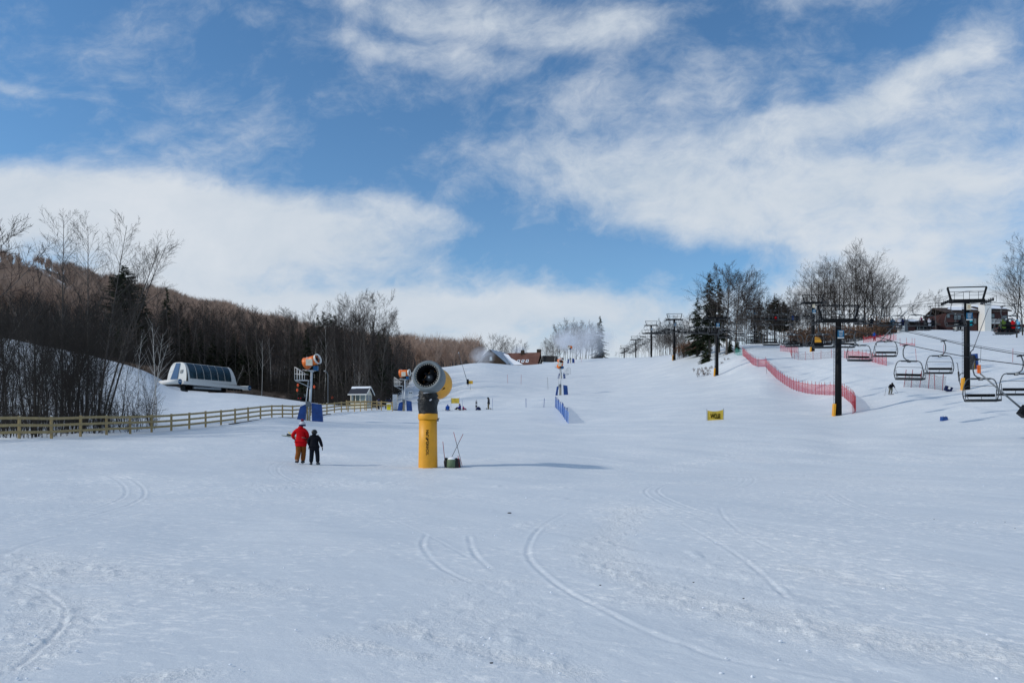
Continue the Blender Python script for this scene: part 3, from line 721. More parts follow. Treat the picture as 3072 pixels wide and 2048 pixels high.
# far wood on the hill: one mass
def far_wood(name, pts, H, mtl, seed, kind_='bare'):
    temps = []
    for s_ in range(4):
        rg = np.random.default_rng(seed+s_); segs = [(np.zeros(3), np.array([0,0,H*.6]), .16, .10)]
        for k in range(34):
            a = rg.random()*2*PI; z0 = H*(.28+.5*rg.random()); L = H*(.18+.30*rg.random()); e_ = .9+1.2*rg.random()
            q = np.array([0,0,z0]); t_ = q+np.array([math.cos(a)*L*.55, math.sin(a)*L*.55, L*e_*.6]); t_[2] = min(t_[2], H*1.02)
            segs.append((q, t_, .10, .03))
            t2 = q*.4+t_*.6
            for _ in range(3): segs.append((t2, t2+rg.normal(size=3)*L*.22+np.array([0,0,L*.35]), .06, .02))
        temps.append(prisms(segs, 3))
    Vs, Qs, o = [], [], 0; rg = np.random.default_rng(seed)
    for p in pts:
        V_, Q_ = temps[rg.integers(4)]; a = rg.random()*6.28; s_ = .7+.5*rg.random(); c, s2 = math.cos(a)*s_, math.sin(a)*s_
        W_ = np.stack([V_[:,0]*c-V_[:,1]*s2, V_[:,0]*s2+V_[:,1]*c, V_[:,2]*s_], -1)+np.array(p)
        Vs.append(W_); Qs.append(Q_+o); o += len(W_)
    return link(name, np_mesh(name, np.concatenate(Vs), np.concatenate(Qs), False), mtl)
RUNX = [60,90,120,150,185,215,235]; RUND = [900,850,800,735,670,600,560]
rg = np.random.default_rng(3); pts = []
while len(pts) < 3400:
    px = rg.uniform(-120, 1500); d = math.exp(rg.uniform(math.log(290), math.log(900)))
    if (d < 330 and px > 1180) or px > 1440: continue
    if px > 1250 and base_z(px, d) > CZ+(H0-1078)/F*d: continue
    if 60 < px < 235 and -175 < d-float(np.interp(px, RUNX, RUND)) < 10: continue
    pts.append(((px-CX)/F*d, d, base_z(px, d)-.3))
tag(far_wood('far_wood', pts, 13, M_twigr, 300), 'sunlit reddish brown bare wood covering the far hill', 'wood', kind='stuff')
# dark firs along the far ridge
PR = [conifer_proto('ridge_fir', 190, 11, 2.0, dens=.5), conifer_proto('ridge_fir', 191, 12, 2.4, dens=.5)]
for k in range(26):
    px = 125+(480*(k+rgF.random())/26); d = 800+rgF.random()*40
    plant(PR[k % 2], px, d, rgF.uniform(8, 15), 11.5, cat='fir tree', label='small dark fir on the far ridge at the left', group='firs on the far ridge')

# ------------------------------------------------------------------ trees round the lodge and the centre
for px, d, rt, p_, lb in ((1480,372,1012,0,'bare tree behind the left gable of the lodge'),(1442,375,1018,1,'bare tree left of the lodge, by the mound'),(1514,380,1024,2,'round bare tree behind the snowy roof of the lodge'),(1536,378,1026,3,'bare tree behind the valley of the lodge roof'),(1566,376,1028,4,'bare tree behind the middle chimney of the lodge'),(1500,366,1018,5,'wide bare tree just right of the lodge gable peak')):
    plant(PMp[p_ % 3], px, d, row_top=rt, H=14, label=lb)
plant(PC[0], 1550, 376, row_top=1034, H=15, cat='evergreen tree', label='small dark evergreen behind the lodge roof')
rgC = random.Random(8)
for k in range(26):
    px = 1636+150*(k+rgC.random())/26; d = 335+rgC.random()*22
    rt = float(np.interp(px, [1630,1660,1680,1720,1760,1790], [1035,1000,968,965,968,985]))+rgC.uniform(0, 22)
    plant(PF[k % 7] if k % 3 else PMp[k % 3], px, d, row_top=rt, H=16 if k % 3 else 14, label='bare tree in the clump behind the spraying snow gun on the crest', group='clump of trees on the crest')
for px, rt, lb in ((1618,1010,'white birch right of the lodge, leaning left'),(1630,1030,'slender birch close beside the lodge end'),(1663,1000,'tall white birch at the left of the crest clump')):
    plant(PB[rgC.randrange(3)], px, 322, row_top=rt, H=13, cat='birch tree', label=lb, tilt=(0,-.12))
spr = conifer_proto('spruce_tree', 210, 17, 3.6, low=.05, dens=1.1, droop=.3, raggy=.35)
plant(spr, 1800, 338, row_top=948, H=17, cat='spruce tree', label='tall lone spruce standing right of the crest clump against the sky')
# right side, beyond the near lift
rgR = random.Random(9)
for k in range(30):
    px = 1845+205*(k+rgR.random())/30; d = 300+rgR.random()*40
    rt = float(np.interp(px, [1845,1900,1960,2000,2050], [1052,1022,985,950,938]))+rgR.uniform(0, 25)
    plant(PF[k % 7], px, d, row_top=rt, H=16, label='bare tree in the row rising behind the far lift towers', group='trees behind the far lift towers')
for k in range(12):
    px = 1975+85*(k+rgR.random())/12; d = 235+rgR.random()*15; rt = rgR.uniform(985, 1010)
    plant(PMp[k % 3], px, d, row_top=rt, H=14, label='low dense bare tree on the bank behind the third lift tower', group='low trees behind the third lift tower')
PG_ = [bare_proto('bare_tree', 260+i, 16, 'grove', (0,0), twk=1.5) for i in range(2)]
spr2 = conifer_proto('spruce_tree', 212, 18, 3.9, low=.22, dens=.85, droop=.5, raggy=.5)
plant(spr2, 2129, 168, row_top=820, H=18, cat='spruce tree', label='tallest dark spruce, beside the broad bare maple by the near lift')
plant(spr2, 2157, 174, row_top=838, H=18, cat='spruce tree', label='dark spruce just right of the tallest one, half behind the maple', rz=2)
plant(PC[1], 2092, 180, row_top=893, H=15, cat='evergreen tree', label='lower dark evergreen left of the tallest spruce')
big = bare_proto('maple_tree', 231, 18, 'bigmaple', (.2,0), twk=1.9)
plant(big, 2180, 160, row_top=822, H=18, cat='maple tree', label='broad bare maple with pale trunk behind the second lift tower')
plant(big, 2206, 166, row_top=835, H=18, cat='maple tree', label='second broad bare maple just right of the pale-trunked one')
plant(PMp[0], 2148, 162, row_top=850, H=14, cat='maple tree', label='bare maple between the spruces and the broad pale-trunked maple')
for k in range(34):
    px = 2215+235*(k+rgR.random())/34
    plant(PG_[k % 2], px, 192+rgR.random()*18, row_top=rgR.uniform(885, 945), H=16, label='dense bare tree in the dark belt between the spruces and the big grove', group='dark belt between spruces and grove')
hem = conifer_proto('hemlock_tree', 214, 6, 2.3, low=.05, dens=2.0, droop=.5, raggy=.4)
for px, d, rt, lb in ((2118,160,1012,'low bushy hemlock left of the pale maple trunk'),(2212,158,1012,'low bushy hemlock right of the pale maple trunk'),(2190,162,1004,'low dark hemlock behind the pale maple trunk')):
    plant(hem, px, d, row_top=rt, H=7.5, cat='hemlock tree', label=lb)
for k in range(22):
    px = 2035+260*(k+rgR.random())/22; d = 205+rgR.random()*30
    plant(PF[k % 7], px, d, row_top=float(np.interp(px, [2035,2100,2250,2300], [950,905,925,905]))+rgR.uniform(0,30), H=16, label='bare tree in the screen of trees behind the pair of spruces', group='trees behind the spruces')
plant(PC[0], 2277, 222, row_top=896, H=15, cat='evergreen tree', label='small dark evergreen behind the third tower of the far lift')
plant(PC[2], 2325, 205, row_top=893, H=16, cat='pine tree', label='brownish pine with rounded head between the two lifts')
plant(PC[2], 2352, 208, row_top=905, H=16, cat='pine tree', label='lower pine right of the rounded brownish pine', rz=1)
for px, d, rt, p_, lb in ((2392,190,855,PF[0],'tall thin bare tree left of the big grove'),(2300,200,905,PMp[1],'bare tree in front of the brownish pine'),(2370,196,885,PMp[2],'bare tree right of the pines between the lifts')):
    plant(p_, px, d, row_top=rt, H=16 if p_ is PF[0] else 14, label=lb)
gr = [(2440,825),(2458,802),(2478,812),(2497,795),(2512,790),(2528,800),(2545,770),(2560,756),(2575,762),(2590,780),(2606,796),(2622,792),(2640,830),(2655,850),(2470,830),(2535,790),(2598,800),(2450,850)]
gr += [(2445,850),(2485,820),(2520,820),(2632,840),(2662,870),(2672,880)]
PG = [bare_proto('grove_tree', 240+i, 20, 'maple', (0,0), M_barkd, twk=1.35) for i in range(2)]+[bare_proto('grove_tree', 243+i, 20, 'grove', (0,0), M_barkd, twk=1.3) for i in range(2)]
for k, (px, rt) in enumerate(gr):
    plant(PG[k % 4], px, 172+rgR.random()*22, row_top=rt, H=20, label='tall bare tree of the big grove behind the near lift, right of centre', group='trees of the big grove')
lean = bare_proto('leaning_tree', 250, 17, 'grove', (.6,0), twk=1.3)
plant(lean, 2646, 170, row_top=838, H=17, rz=0, label='bare tree leaning far right out of the big grove', tilt=(0,.56))
plant(lean, 2630, 175, row_top=800, H=17, rz=.5, label='bare tree leaning slightly right at the right flank of the grove', tilt=(0,.28))
for k in range(16):
    px = 2250+420*(k+rgR.random())/16; d = 205+rgR.random()*20
    plant(PF[k % 7], px, d, row_top=rgR.uniform(905, 945), H=16, label='bare tree in the background between the two lifts', group='background trees between the lifts')
plant(PMp[2], 2808, 172, row_top=884, H=14, label='round bare tree standing in front of the condo buildings')
for px, d, rt, lb in ((3050,128,800,'bare tree at the right edge of the photo, left one'),(3084,118,745,'taller bare tree at the right edge, mostly out of frame'),(3068,135,775,'dense bare tree at the right edge behind the others')):
    plant(PG[0] if d < 130 else PG[2], px, d, row_top=rt, H=20, label=lb)

# leafy brown brush and dead stalks
def brush(name, n, wx, wy, h, mtl, seed, leaf=.05):
    rg = np.random.default_rng(seed); segs = []; tr = []
    for k in range(n):
        p = np.array([rg.uniform(-wx, wx), rg.uniform(-wy, wy), 0]); hh_ = h*(.5+.5*rg.random()); t = p+np.array([rg.normal()*.3, rg.normal()*.3, hh_])
        segs.append((p-np.array([0,0,.4]), t, .03, .01))
        for q in range(9):
            f = .3+.7*rg.random(); c = p*(1-f)+t*f; e_ = c+rg.normal(size=3)*np.array([.45,.45,.25])*h*.3; segs.append((c, e_, .015, .008))
            for _ in range(4):
                l = c+(e_-c)*rg.random(); u, v = rg.normal(size=3)*leaf, rg.normal(size=3)*leaf; tr.append((l, l+u, l+v))
    root = thing(name); V_, Q_ = prisms(segs, 3); link('stem', np_mesh('stem', V_, Q_, False), M_twig, root)
    if leaf > 0:
        T_ = np.array(tr).reshape(-1, 3); link('foliage', np_mesh('foliage', T_, np.arange(len(T_)).reshape(-1, 3), False), mtl, root)
    return root
BS = [brush('brown_bush', 34, 2.4, 1.5, 3.2, M_leaf, 400, .10), brush('brown_bush', 34, 2.4, 1.5, 3.0, M_leaf, 401, .10)]
for k in range(20):
    px = 2375+290*(k+.5)/20; b_ = BS[k % 2] if k < 2 else copy_tree(BS[k % 2])
    d = 160+rgR.random()*8; b_.location = ((px-CX)/F*d, d, base_z(px, d)-.1); s_ = rgR.uniform(.85, 1.25); b_.scale = (s_, s_, s_*1.1)
    tag(b_, 'brown-leaved beech bush in the hedge-like row below the big grove', 'bush', 'brown bushes below the grove')
for k in range(8):
    px = 2042+66*(k+.5)/8; b_ = copy_tree(BS[k % 2]); d = 186+rgR.random()*10; b_.location = ((px-CX)/F*d, d, base_z(px, d)-.1); s_ = rgR.uniform(.9, 1.2); b_.scale = (s_, s_, s_)
    tag(b_, 'brown-leaved bush on the bank left of the tallest spruce', 'bush', 'brown bushes on the bank')
DS = brush('dead_stalks', 9, .9, .6, .8, M_leaf, 410, .04)
sp_ = [(2112,1085),(2125,1095),(2100,1100),(2118,1112),(2160,1092),(2105,1130),(2120,1134),(2180,1083),(2090,1080),(2142,1100)]
for k, (px, rw) in enumerate(sp_):
    d = 148-(rw-1080)*.2; x = (px-CX)/F*d
    b_ = DS if k == 0 else copy_tree(DS); b_.location = (x, d, float(gz(x, d))); s_ = rgR.uniform(.7, 1.3); b_.scale = (s_, s_, s_*.7)
    tag(b_, 'tuft of dead brown stalks poking through snow on the bank below the spruces', 'dead plant', 'dead stalks on the bank')

rg = np.random.default_rng(77); segs = []
for k in range(6500):
    px = rg.uniform(-80, 1235); d = first_d(px)+rg.uniform(-3, 26); zb = base_z(px, d); p = np.array([(px-CX)/F*d, d, zb-.2])
    h = rg.uniform(1.2, 5.5); t = p+np.array([rg.normal()*.5, rg.normal()*.3, h]); segs.append((p, t, .03, .012))
    for q in range(4):
        c = p+(t-p)*rg.uniform(.3, 1); segs.append((c, c+np.array([rg.normal()*.9, rg.normal()*.6, abs(rg.normal())*.8]), .018, .010))
V_, Q_ = prisms(segs, 3)
tag(link('undergrowth', np_mesh('undergrowth', V_, Q_, False), M_barkd), 'tangled dark undergrowth along the foot of the wood', 'undergrowth', kind='stuff')

rg = np.random.default_rng(79); segs = []
for k in range(750):
    px = rg.uniform(-90, 470) if k % 3 else rg.uniform(-90, 330); i_ = (px-1807)/-29738; d = 2.44/i_+2+rg.uniform(0, 22); x = (px-CX)/F*d; p = np.array([x, d, float(gz(x, d))-.2])
    h = rg.uniform(1.0, 4.2)*(1 if px < 330 else .75); t = p+np.array([rg.normal()*.35, rg.normal()*.2, h]); segs.append((p, t, .018, .007))
    for q in range(6):
        c = p+(t-p)*rg.uniform(.25, 1); segs.append((c, c+np.array([rg.normal()*.5, rg.normal()*.4, abs(rg.normal())*.55]), .009, .005))
V_, Q_ = prisms(segs, 3)
tag(link('thicket', np_mesh('thicket', V_, Q_, False), M_barkd), 'tangled thicket of thin bare twigs behind the wooden fence at the left', 'thicket', kind='stuff')

mb = MB(); vs_ = []
for i in range(25):
    px = 66+165*i/24; d1 = float(np.interp(px, RUNX, RUND))
    for j in range(9):
        d = d1-(60 if 105 > px else 100)*(1-j/8)*(.7+.3*math.sin(px*.2)); vs_.append(((px-CX)/F*d, d, base_z(px, d)+1.5))
mb.add(vs_, [(i*9+j, (i+1)*9+j, (i+1)*9+j+1, i*9+j+1) for i in range(24) for j in range(8)], True)
tag(mb.build('ski_run', M_snow), kind='structure')
# ------------------------------------------------------------------ wooden fence
fx = lambda d: .1176*d-31.5
f0 = thing('wooden_fence', (fx(41.5), 41.5, 0), label='long three-rail wooden fence running from the left edge to the small white hut', cat='fence')
posts = []
for i in range(-2, 28):
    d = 2.44*(17+i); x = fx(d); z = float(gz(x, d)); posts.append(Vector((x, d, z)))
o0 = f0.location
for i, p in enumerate(posts):
    mb = MB(); q = p-o0; lean_ = Vector((random.uniform(-.02,.02), random.uniform(-.02,.02), 0))
    h = 1.24+random.uniform(-.03,.03)
    mb.beam(q-Vector((0,0,.5)), q+lean_+Vector((0,0,h)), .11, .13, up=(0,1,0))
    pb = mb.build('post', M_wood2 if i > 24 else M_wood, f0)
    if random.random() < .3:
        MB().ball(q+lean_+Vector((0,0,h+.005)), .07, 8, 5, (1,1,.5)).build('snow_cap', M_snowcap, pb)
dirf = (posts[-1]-posts[0]); side = Vector((dirf.y, -dirf.x, 0)).normalized()
for zz in (1.12, .74, .36):
    mb = MB()
    for a, b_ in zip(posts[:-1], posts[1:]):
        j = Vector((0,0,random.uniform(-.015,.015)))
        mb.beam(a-o0+Vector((0,0,zz))+side*.085+j, b_-o0+Vector((0,0,zz))+side*.085+j, .035, .15)
    mb.build('rail', M_wood, f0)
# short return of the fence by the hut
h0 = P(1066, 1229, 104); f1 = thing('wooden_fence', h0, label='short pale wooden fence in front of the hut, closing the long fence', cat='fence')
pp = [G(1066, 104.5)-h0, G(1098, 107)-h0, G(1131, 109.5)-h0]
pp = [Vector((-1.2,0,0)), Vector((1.1,.9,0)), Vector((3.2,1.9,0)), Vector((4.6,2.6,0))]
for q in pp: q.z = float(gz(q.x+h0.x, q.y+h0.y))-h0.z
for q in pp: MB().beam(q-Vector((0,0,.4)), q+Vector((0,0,1.3)), .12, .12, up=(0,1,0)).build('post', M_wood2, f1)
for zz in (1.15, .72):
    mb = MB()
    for a, b_ in zip(pp[:-1], pp[1:]): mb.beam(a+Vector((0,-.09,zz)), b_+Vector((0,-.09,zz)), .035, .14)
    mb.build('rail', M_wood2, f1)
# dark timber kerb showing under the fence
for a_, b_, lb in ((690, 775, 'dark timber edge showing in the snow below the middle of the fence'), (838, 906, 'dark timber edge in the snow left of the orange tower snow gun'), (960, 990, 'short dark timber edge right of the orange tower snow gun')):
    mb = MB(); prev = None
    for k in range(7):
        px = a_+(b_-a_)*k/6; d = 2.44*29738/2.44/(1807-px)*1.0; d = 29738*2.44/2.44/(1807-px)*2.44-1.4; x = (px-CX)/F*d; p = Vector((x, d, float(gz(x, d))-.02))
        if prev is not None: mb.beam(prev, p, .25, .16)
        prev = p
    tag(mb.build('timber_edge', mat('dark timber', (.03,.028,.03), .9)), lb, 'timber edge')

# ------------------------------------------------------------------ yellow snow gun in the foreground
gb = P(1284, 1402, 32); g = thing('snow_gun', gb, label='large yellow fan snow gun on a thick yellow pole in the middle foreground', cat='snow gun')
mb = MB(); mb.lathe([(.405,-.6),(.402,0),(.385,1.0),(.375,2.02),(.0,2.02)], 40)
pole = mb.build('pole', M_yellow, g)
MB().lathe([(.400,2.0),(.412,2.02),(.412,2.20),(.395,2.24),(.36,2.25)], 40).build('collar', M_yellow, g)
mb = MB(); mb.box((.415,-.02,1.99),(.05,.10,.13)); mb.tube([(.40,0,1.99),(.47,0,2.06)], .02); mb.build('latch', M_dsteel, g)
# lettering wrapped round the pole, reading upwards
def wrap_text(txt, size, x0, zc, r, m_, parent, name, bold=.004):
    me = text_mesh(txt, size, .003, bold); bm = bmesh.new(); bm.from_mesh(me)
    bmesh.ops.triangulate(bm, faces=bm.faces); bmesh.ops.subdivide_edges(bm, edges=[e for e in bm.edges if e.calc_length() > .05], cuts=2, use_grid_fill=False)
    for v in bm.verts:
        tx, ty, tz = v.co; ang = (-ty+x0)/r; rr_ = r+.004+tz
        v.co = Vector((math.sin(ang)*rr_, -math.cos(ang)*rr_, zc+tx))
    bm.to_mesh(me); bm.free(); return link(name, me, m_, parent)
wrap_text('TECHNO', .150, .02, .785, .385, M_black, g, 'lettering', .0045)
wrap_text('LPIN', .150, .02, 1.425, .379, M_black, g, 'lettering', .0045)
mb = MB()
for q, hgt in ((0,.05),(1,.085),(2,.12)):  # slanted strokes forming the emblem of the letter A
    pass
em = []
for (t0, t1, y0, y1, wd) in ((1.10,1.20,-.05,.02,.022),(1.13,1.235,-.02,.075,.026),(1.20,1.235,-.05,.075,.020)):
    r_ = .385; s0 = []
    for t_, y_ in ((t0-wd, y0), (t0+wd, y0), (t1+wd, y1), (t1-wd, y1)):
        ang = (-y_+.02)/r_; s0.append(Vector((math.sin(ang)*(r_+.004), -math.cos(ang)*(r_+.004), t_)))
    mb.prism(s0, (0,-.004,0))
mb.build('emblem', M_black, g)
# black fabric boot, crumpled
def crumple(prof, n, amp, seed, c=(0,0,0), R=None, cut=None):
    rg = np.random.default_rng(seed); ph = rg.random(8)*6; mb = MB(); vs_ = []; fs_ = []
    m_ = len(prof)
    for i, (r, z) in enumerate(prof):
        for k in range(n):
            a = 2*PI*k/n; f = 1+amp*(math.sin(3*a+ph[0]+z*9)+.7*math.sin(7*a+ph[1]-z*14)+.6*math.sin(11*a+ph[2]+z*23))
            zz = z+amp*.5*math.sin(5*a+ph[3]+i)
            vs_.append(Vector((r*f*math.cos(a), r*f*math.sin(a), zz)))
    for i in range(m_-1):
        for k in range(n): fs_.append((i*n+k, i*n+(k+1)%n, (i+1)*n+(k+1)%n, (i+1)*n+k))
    mb.add([q+Vector(c) for q in vs_], fs_, True); return mb
prof = [(.385,2.18),(.392,2.28),(.398,2.40),(.40,2.5),(.405,2.6),(.43,2.68),(.41,2.73),(.455,2.80),(.43,2.86),(.38,2.92),(.425,2.98),(.37,3.04),(.40,3.08),(.36,3.12),(.38,3.18),(.31,3.24),(.28,3.34),(.20,3.5)]
boot = crumple(prof, 72, .028, 3).build('fabric_cover', M_rubber, g)
mb = MB(); mb.box((-.02,-.46,3.09),(.24,.02,.04), Euler((0,-.12,0)).to_matrix()); mb.box((.16,-.47,2.80),(.10,.02,.05), Euler((0,-.6,0)).to_matrix()); mb.build('strap', M_lcloth, boot)
# yoke arms
mb = MB(); mb.beam((.30,.25,3.22),(.44,.35,3.66),.14,.34,up=(0,1,0)); mb.beam((-.28,.3,3.2),(-.40,.42,3.5),.12,.24,up=(0,1,0)); mb.lathe([(.0,3.1),(.26,3.1),(.24,3.4),(0,3.4)],20,(0.02,.2,0)); mb.build('yoke', M_black, g)
# barrel: axis from the mouth back and down to the right
mouth = P(1280.5, 1125, 31.35)-gb; bk = Vector((.33, 1.50, -.34)); ax = bk.normalized()
Rb = ax.to_track_quat('Z', 'Y').to_matrix()
mb = MB(); L = bk.length
mb.lathe([(.49,.04),(.505,.0),(.60,-.0),(.635,.03),(.648,.10),(.645,.42),(.62,.62),(.60,.66),(.47,.66),(.485,.3),(.49,.04)], 48, mouth, Rb)
ring = mb.build('barrel_ring', M_gring, g)
mb = MB(); mb.lathe([(.60,.60),(.605,.66),(.62,.85),(.655,1.10),(.665,1.30),(.64,1.50),(.56,1.62),(.45,1.62),(.45,.68)], 48, mouth, Rb); mb.build('barrel_body', M_yellow, g)
mb = MB()  # nozzles on the inner rim
for k in range(30):
    a = 2*PI*k/30; c = mouth+Rb@Vector((.465*math.cos(a), .465*math.sin(a), .005)); mb.ball(c, .024, 7, 5)
mb.build('nozzle', mat('bright brass nozzle', (.42,.40,.36), .3, .7), ring)
mb = MB(); mb.lathe([(.488,.06),(.455,.03),(.43,.06),(.43,.9),(.465,.9)], 48, mouth, Rb); mb.build('inner_duct', M_black, g)
mb = MB(); mb.lathe([(0,.30),(.09,.31),(.15,.36),(.18,.46),(.18,.9),(0,.9)], 28, mouth, Rb); hub = mb.build('fan_hub', M_dsteel, g)
mb = MB(); mb.ball(mouth+Rb@Vector((0,0,.295)), .045, 10, 7); mb.build('hub_cap', M_steel, hub)
fan = MB()
for k in range(8):
    a0 = 2*PI*k/8; vs_ = []
    for j, r_ in enumerate((.15,.26,.35,.425)):
        tw = .55-.1*j
        for s_ in (-1, 1):
            aa = a0+s_*tw*.5*(1.1 if j else .8); zz = .62+s_*.10*(1-.15*j); vs_.append(mouth+Rb@Vector((r_*math.cos(aa), r_*math.sin(aa), zz)))
    fan.add(vs_, [(0,1,3,2),(2,3,5,4),(4,5,7,6)])
fan.build('fan', mat('dark fan blade', (.07,.075,.085), .3, .3), g)
MB().lathe([(0,.95),(.44,.95)], 32, mouth, Rb).build('back_grille', M_black, g)
MB().box(mouth+Vector((.52,.75,-.36)),(.16,.44,.44), Euler((0,-.5,0)).to_matrix()).build('control_box', M_black, g)

# drum and the bamboo marker poles next to it
db = P(1357, 1401, 31.8); dr = thing('bucket', db, label='faded green drum capped with snow and black tarp beside the yellow gun', cat='drum')
MB().lathe([(0,0),(.215,0),(.235,.02),(.225,.32),(.21,.33)], 24).build('drum', M_greend, dr)
MB().lathe([(.22,.27),(.225,.30),(.16,.38),(.06,.425),(0,.43)], 20).build('snow_cap', M_snowcap, dr)
crumple([(.26,-.03),(.25,.15),(.23,.30),(.19,.36)], 26, .05, 8, (.09,.05,0)).build('tarp', M_rubber, dr)
crumple([(.06,.0),(.09,.12),(.10,.24),(.06,.34),(.02,.37)], 14, .1, 9, (-.26,.03,0)).build('tarp', M_rubber, dr)
def stick(a, b_, bands, lb, r=.012, name='marker_pole', grp=None, ext=.15):
    """a pole from its foot a to its top b; bands = ((0..1 end, material), ...)"""
    a = Vector(a); b_ = Vector(b_); o = thing(name, a, label=lb, cat='marker pole', group=grp); d = b_-a; t0 = 0
    if len(bands) == 1:
        bpy.data.objects.remove(o); mb = MB(); mb.tube([-d.normalized()*ext, d], r, 6); o = mb.build(name, bands[0][1]); o.location = a; tag(o, lb, 'marker pole', grp); return o
    for t1, m_ in bands:
        MB().tube([d*t0-(d.normalized()*ext if t0 == 0 else Vector()), d*t1], r, 6).build('pole_section', m_, o); t0 = t1
    return o
stick(P(1336,1395,32.1), P(1328.5,1324,31.7), ((1, M_redpole),), 'upright red pole nearest the yellow gun')
stick(P(1385,1391,32.3), P(1361,1296,31.5), ((.22, M_redpole),(.72, M_black),(1, M_redpole)), 'long red and black pole leaning left, crossing another above the green drum')
stick(P(1352,1377,32.0), P(1389.5,1301,32.0), ((.72, M_black),(1, M_redpole)), 'black pole with a red tip leaning right out of the green drum')
stick(P(1378,1399,31.7), P(1374,1366,31.7), ((1, M_redpole),), 'short red stake at the right side of the green drum')

# ------------------------------------------------------------------ orange snow guns on towers
def tower_gun(px, row, d, top_row, head_px, yaw, pitch, label, k=1.0, plat=-1, pads=((-.55,.9,1),(.62,1.0,1)), panel=False):
    b0 = P(px, row, d); b0.z = min(b0.z, float(gz(b0.x, b0.y)))-.02
    o = thing('snow_gun', b0, label=label, cat='snow gun')
    Ht = CZ+(H0-top_row)/F*d-b0.z; hx = (head_px-px)/F*d
    ph = Ht-1.45*k
    MB().tube([(0,0,-.5),(hx*.8,0,ph)], .115*k, 12).build('pole', M_steel, o)
    MB().tube([(-.34*k,0,1.0*k),(hx*.8-.34*k,0,ph-1.0*k)], .05*k, 8).build('lift_tube', M_steel, o)
    mb = MB(); mb.box((hx*.8,0,ph),(.75*k,.5*k,.05*k)); mb.lathe([(0,ph),(.2*k,ph),(.2*k,ph-.12*k),(.12*k,ph-.16*k)],16,(hx*.8,0,0)); mb.build('top_plate', M_steel, o)
    # platform with railing
    x0 = hx*.8+plat*.35*k; x1 = hx*.8+plat*1.55*k; zp = ph-.95*k; mb = MB()
    mb.box(((x0+x1)/2,0,zp),(abs(x1-x0),.8*k,.06)); pf = mb.build('platform', M_steel, o)
    mb = MB(); xm = x1-plat*.75*k
    for yy in (-.38*k, .38*k):
        for t_ in (0,.33,.66,1): 
            xx = x1+(xm-x1)*t_; mb.tube([(xx,yy,zp),(xx,yy,zp+(1.25-.5*t_)*k)], .022*k, 5)
        mb.tube([(x1,yy,zp+1.25*k),(xm,yy,zp+.75*k)], .024*k, 5); mb.tube([(x1,yy,zp+.6*k),(x0+plat*.1,yy,zp+.6*k)], .02*k, 5); mb.tube([(xm,yy,zp+.98*k),(x0,yy,zp+.98*k)], .02*k, 5)
    mb.tube([(x1,-.38*k,zp+1.25*k),(x1,.38*k,zp+1.25*k)], .024*k, 5)
    mb.build('railing', M_white, pf)
    mb = MB(); mb.tube([(x1,0,zp-.03),(hx*.8,0,zp-.75*k)], .04*k, 6); mb.build('brace', M_steel, pf)
    # blower head
    hc_ = Vector((hx,0,ph+.92*k)); dr_ = Vector((math.sin(yaw)*math.cos(pitch), -math.cos(yaw)*math.cos(pitch), math.sin(pitch)))
    R = dr_.to_track_quat('Z','Y').to_matrix(); s = k
    hb = MB(); hb.lathe([(.30*s,-.82*s),(.60*s,-.82*s),(.54*s,-.62*s),(.50*s,-.35*s),(.47*s,.15*s),(.46*s,.45*s),(.40*s,.45*s),(.38*s,-.4*s)], 28, hc_, R)
    head = hb.build('barrel', M_orange, o)
    MB().lathe([(.40*s,.42*s),(.45*s,.44*s),(.50*s,.60*s),(.51*s,.68*s),(.465*s,.68*s),(.42*s,.55*s)], 28, hc_, R).build('barrel_ring', M_white, head)
    mb = MB(); mb.lathe([(0,.30*s),(.12*s,.36*s),(.14*s,.60*s),(0,.62*s)], 16, hc_, R); mb.lathe([(0,.1*s),(.40*s,.1*s)], 24, hc_, R)
    for a in range(6):
        aa = a*PI/3; mb.beam(hc_+R@Vector((0,0,.5*s)), hc_+R@Vector((.5*s*math.cos(aa),.5*s*math.sin(aa),.55*s)), .05*s, .05*s)
    mb.build('fan', M_black, head)
    MB().ball(hc_+R@Vector((0,0,-.62*s))+Vector((0,0,.47*s)), .2*s, 10, 6, (1,.8,.5)).build('snow_cap', M_snowcap, head)
    mb = MB(); mb.box(hc_+Vector((-.18*k,-.56*k,-.18*k)),(.60*k,.24*k,.62*k)); cb = mb.build('control_box', M_cream, o)
    MB().lathe([(0,0),(.03*k,0)],8,hc_+Vector((-.18*k,-.70*k,-.15*k)),Euler((PI/2,0,0)).to_matrix()).build('box_latch', M_black, cb)
    mb = MB(); mb.tube([(hx*.8,0,ph+.02),(hx,0,ph+.45*k)], .10*k, 10); mb.box((hx+.15*k,.05,ph+.25*k),(.5*k,.4*k,.3*k)); mb.build('swivel', M_black, o)
    MB().box((hx+.34*k,-.12*k,ph+.2*k),(.42*k,.34*k,.44*k)).build('motor_housing', M_bluep, o)
    # base: hydrant and junction box
    mb = MB(); mb.box((-.02,-.12*k,1.62*k),(.40*k,.26*k,.52*k)); mb.build('junction_box', M_grey, o)
    mb = MB(); mb.tube([(-.12*k,-.1,-.3),(-.10*k,-.1,1.4*k)], .07*k, 8); mb.tube([(.14*k,-.1,-.3),(.14*k,-.1,1.3*k)], .05*k, 8); mb.build('hydrant_pipe', M_wood, o)
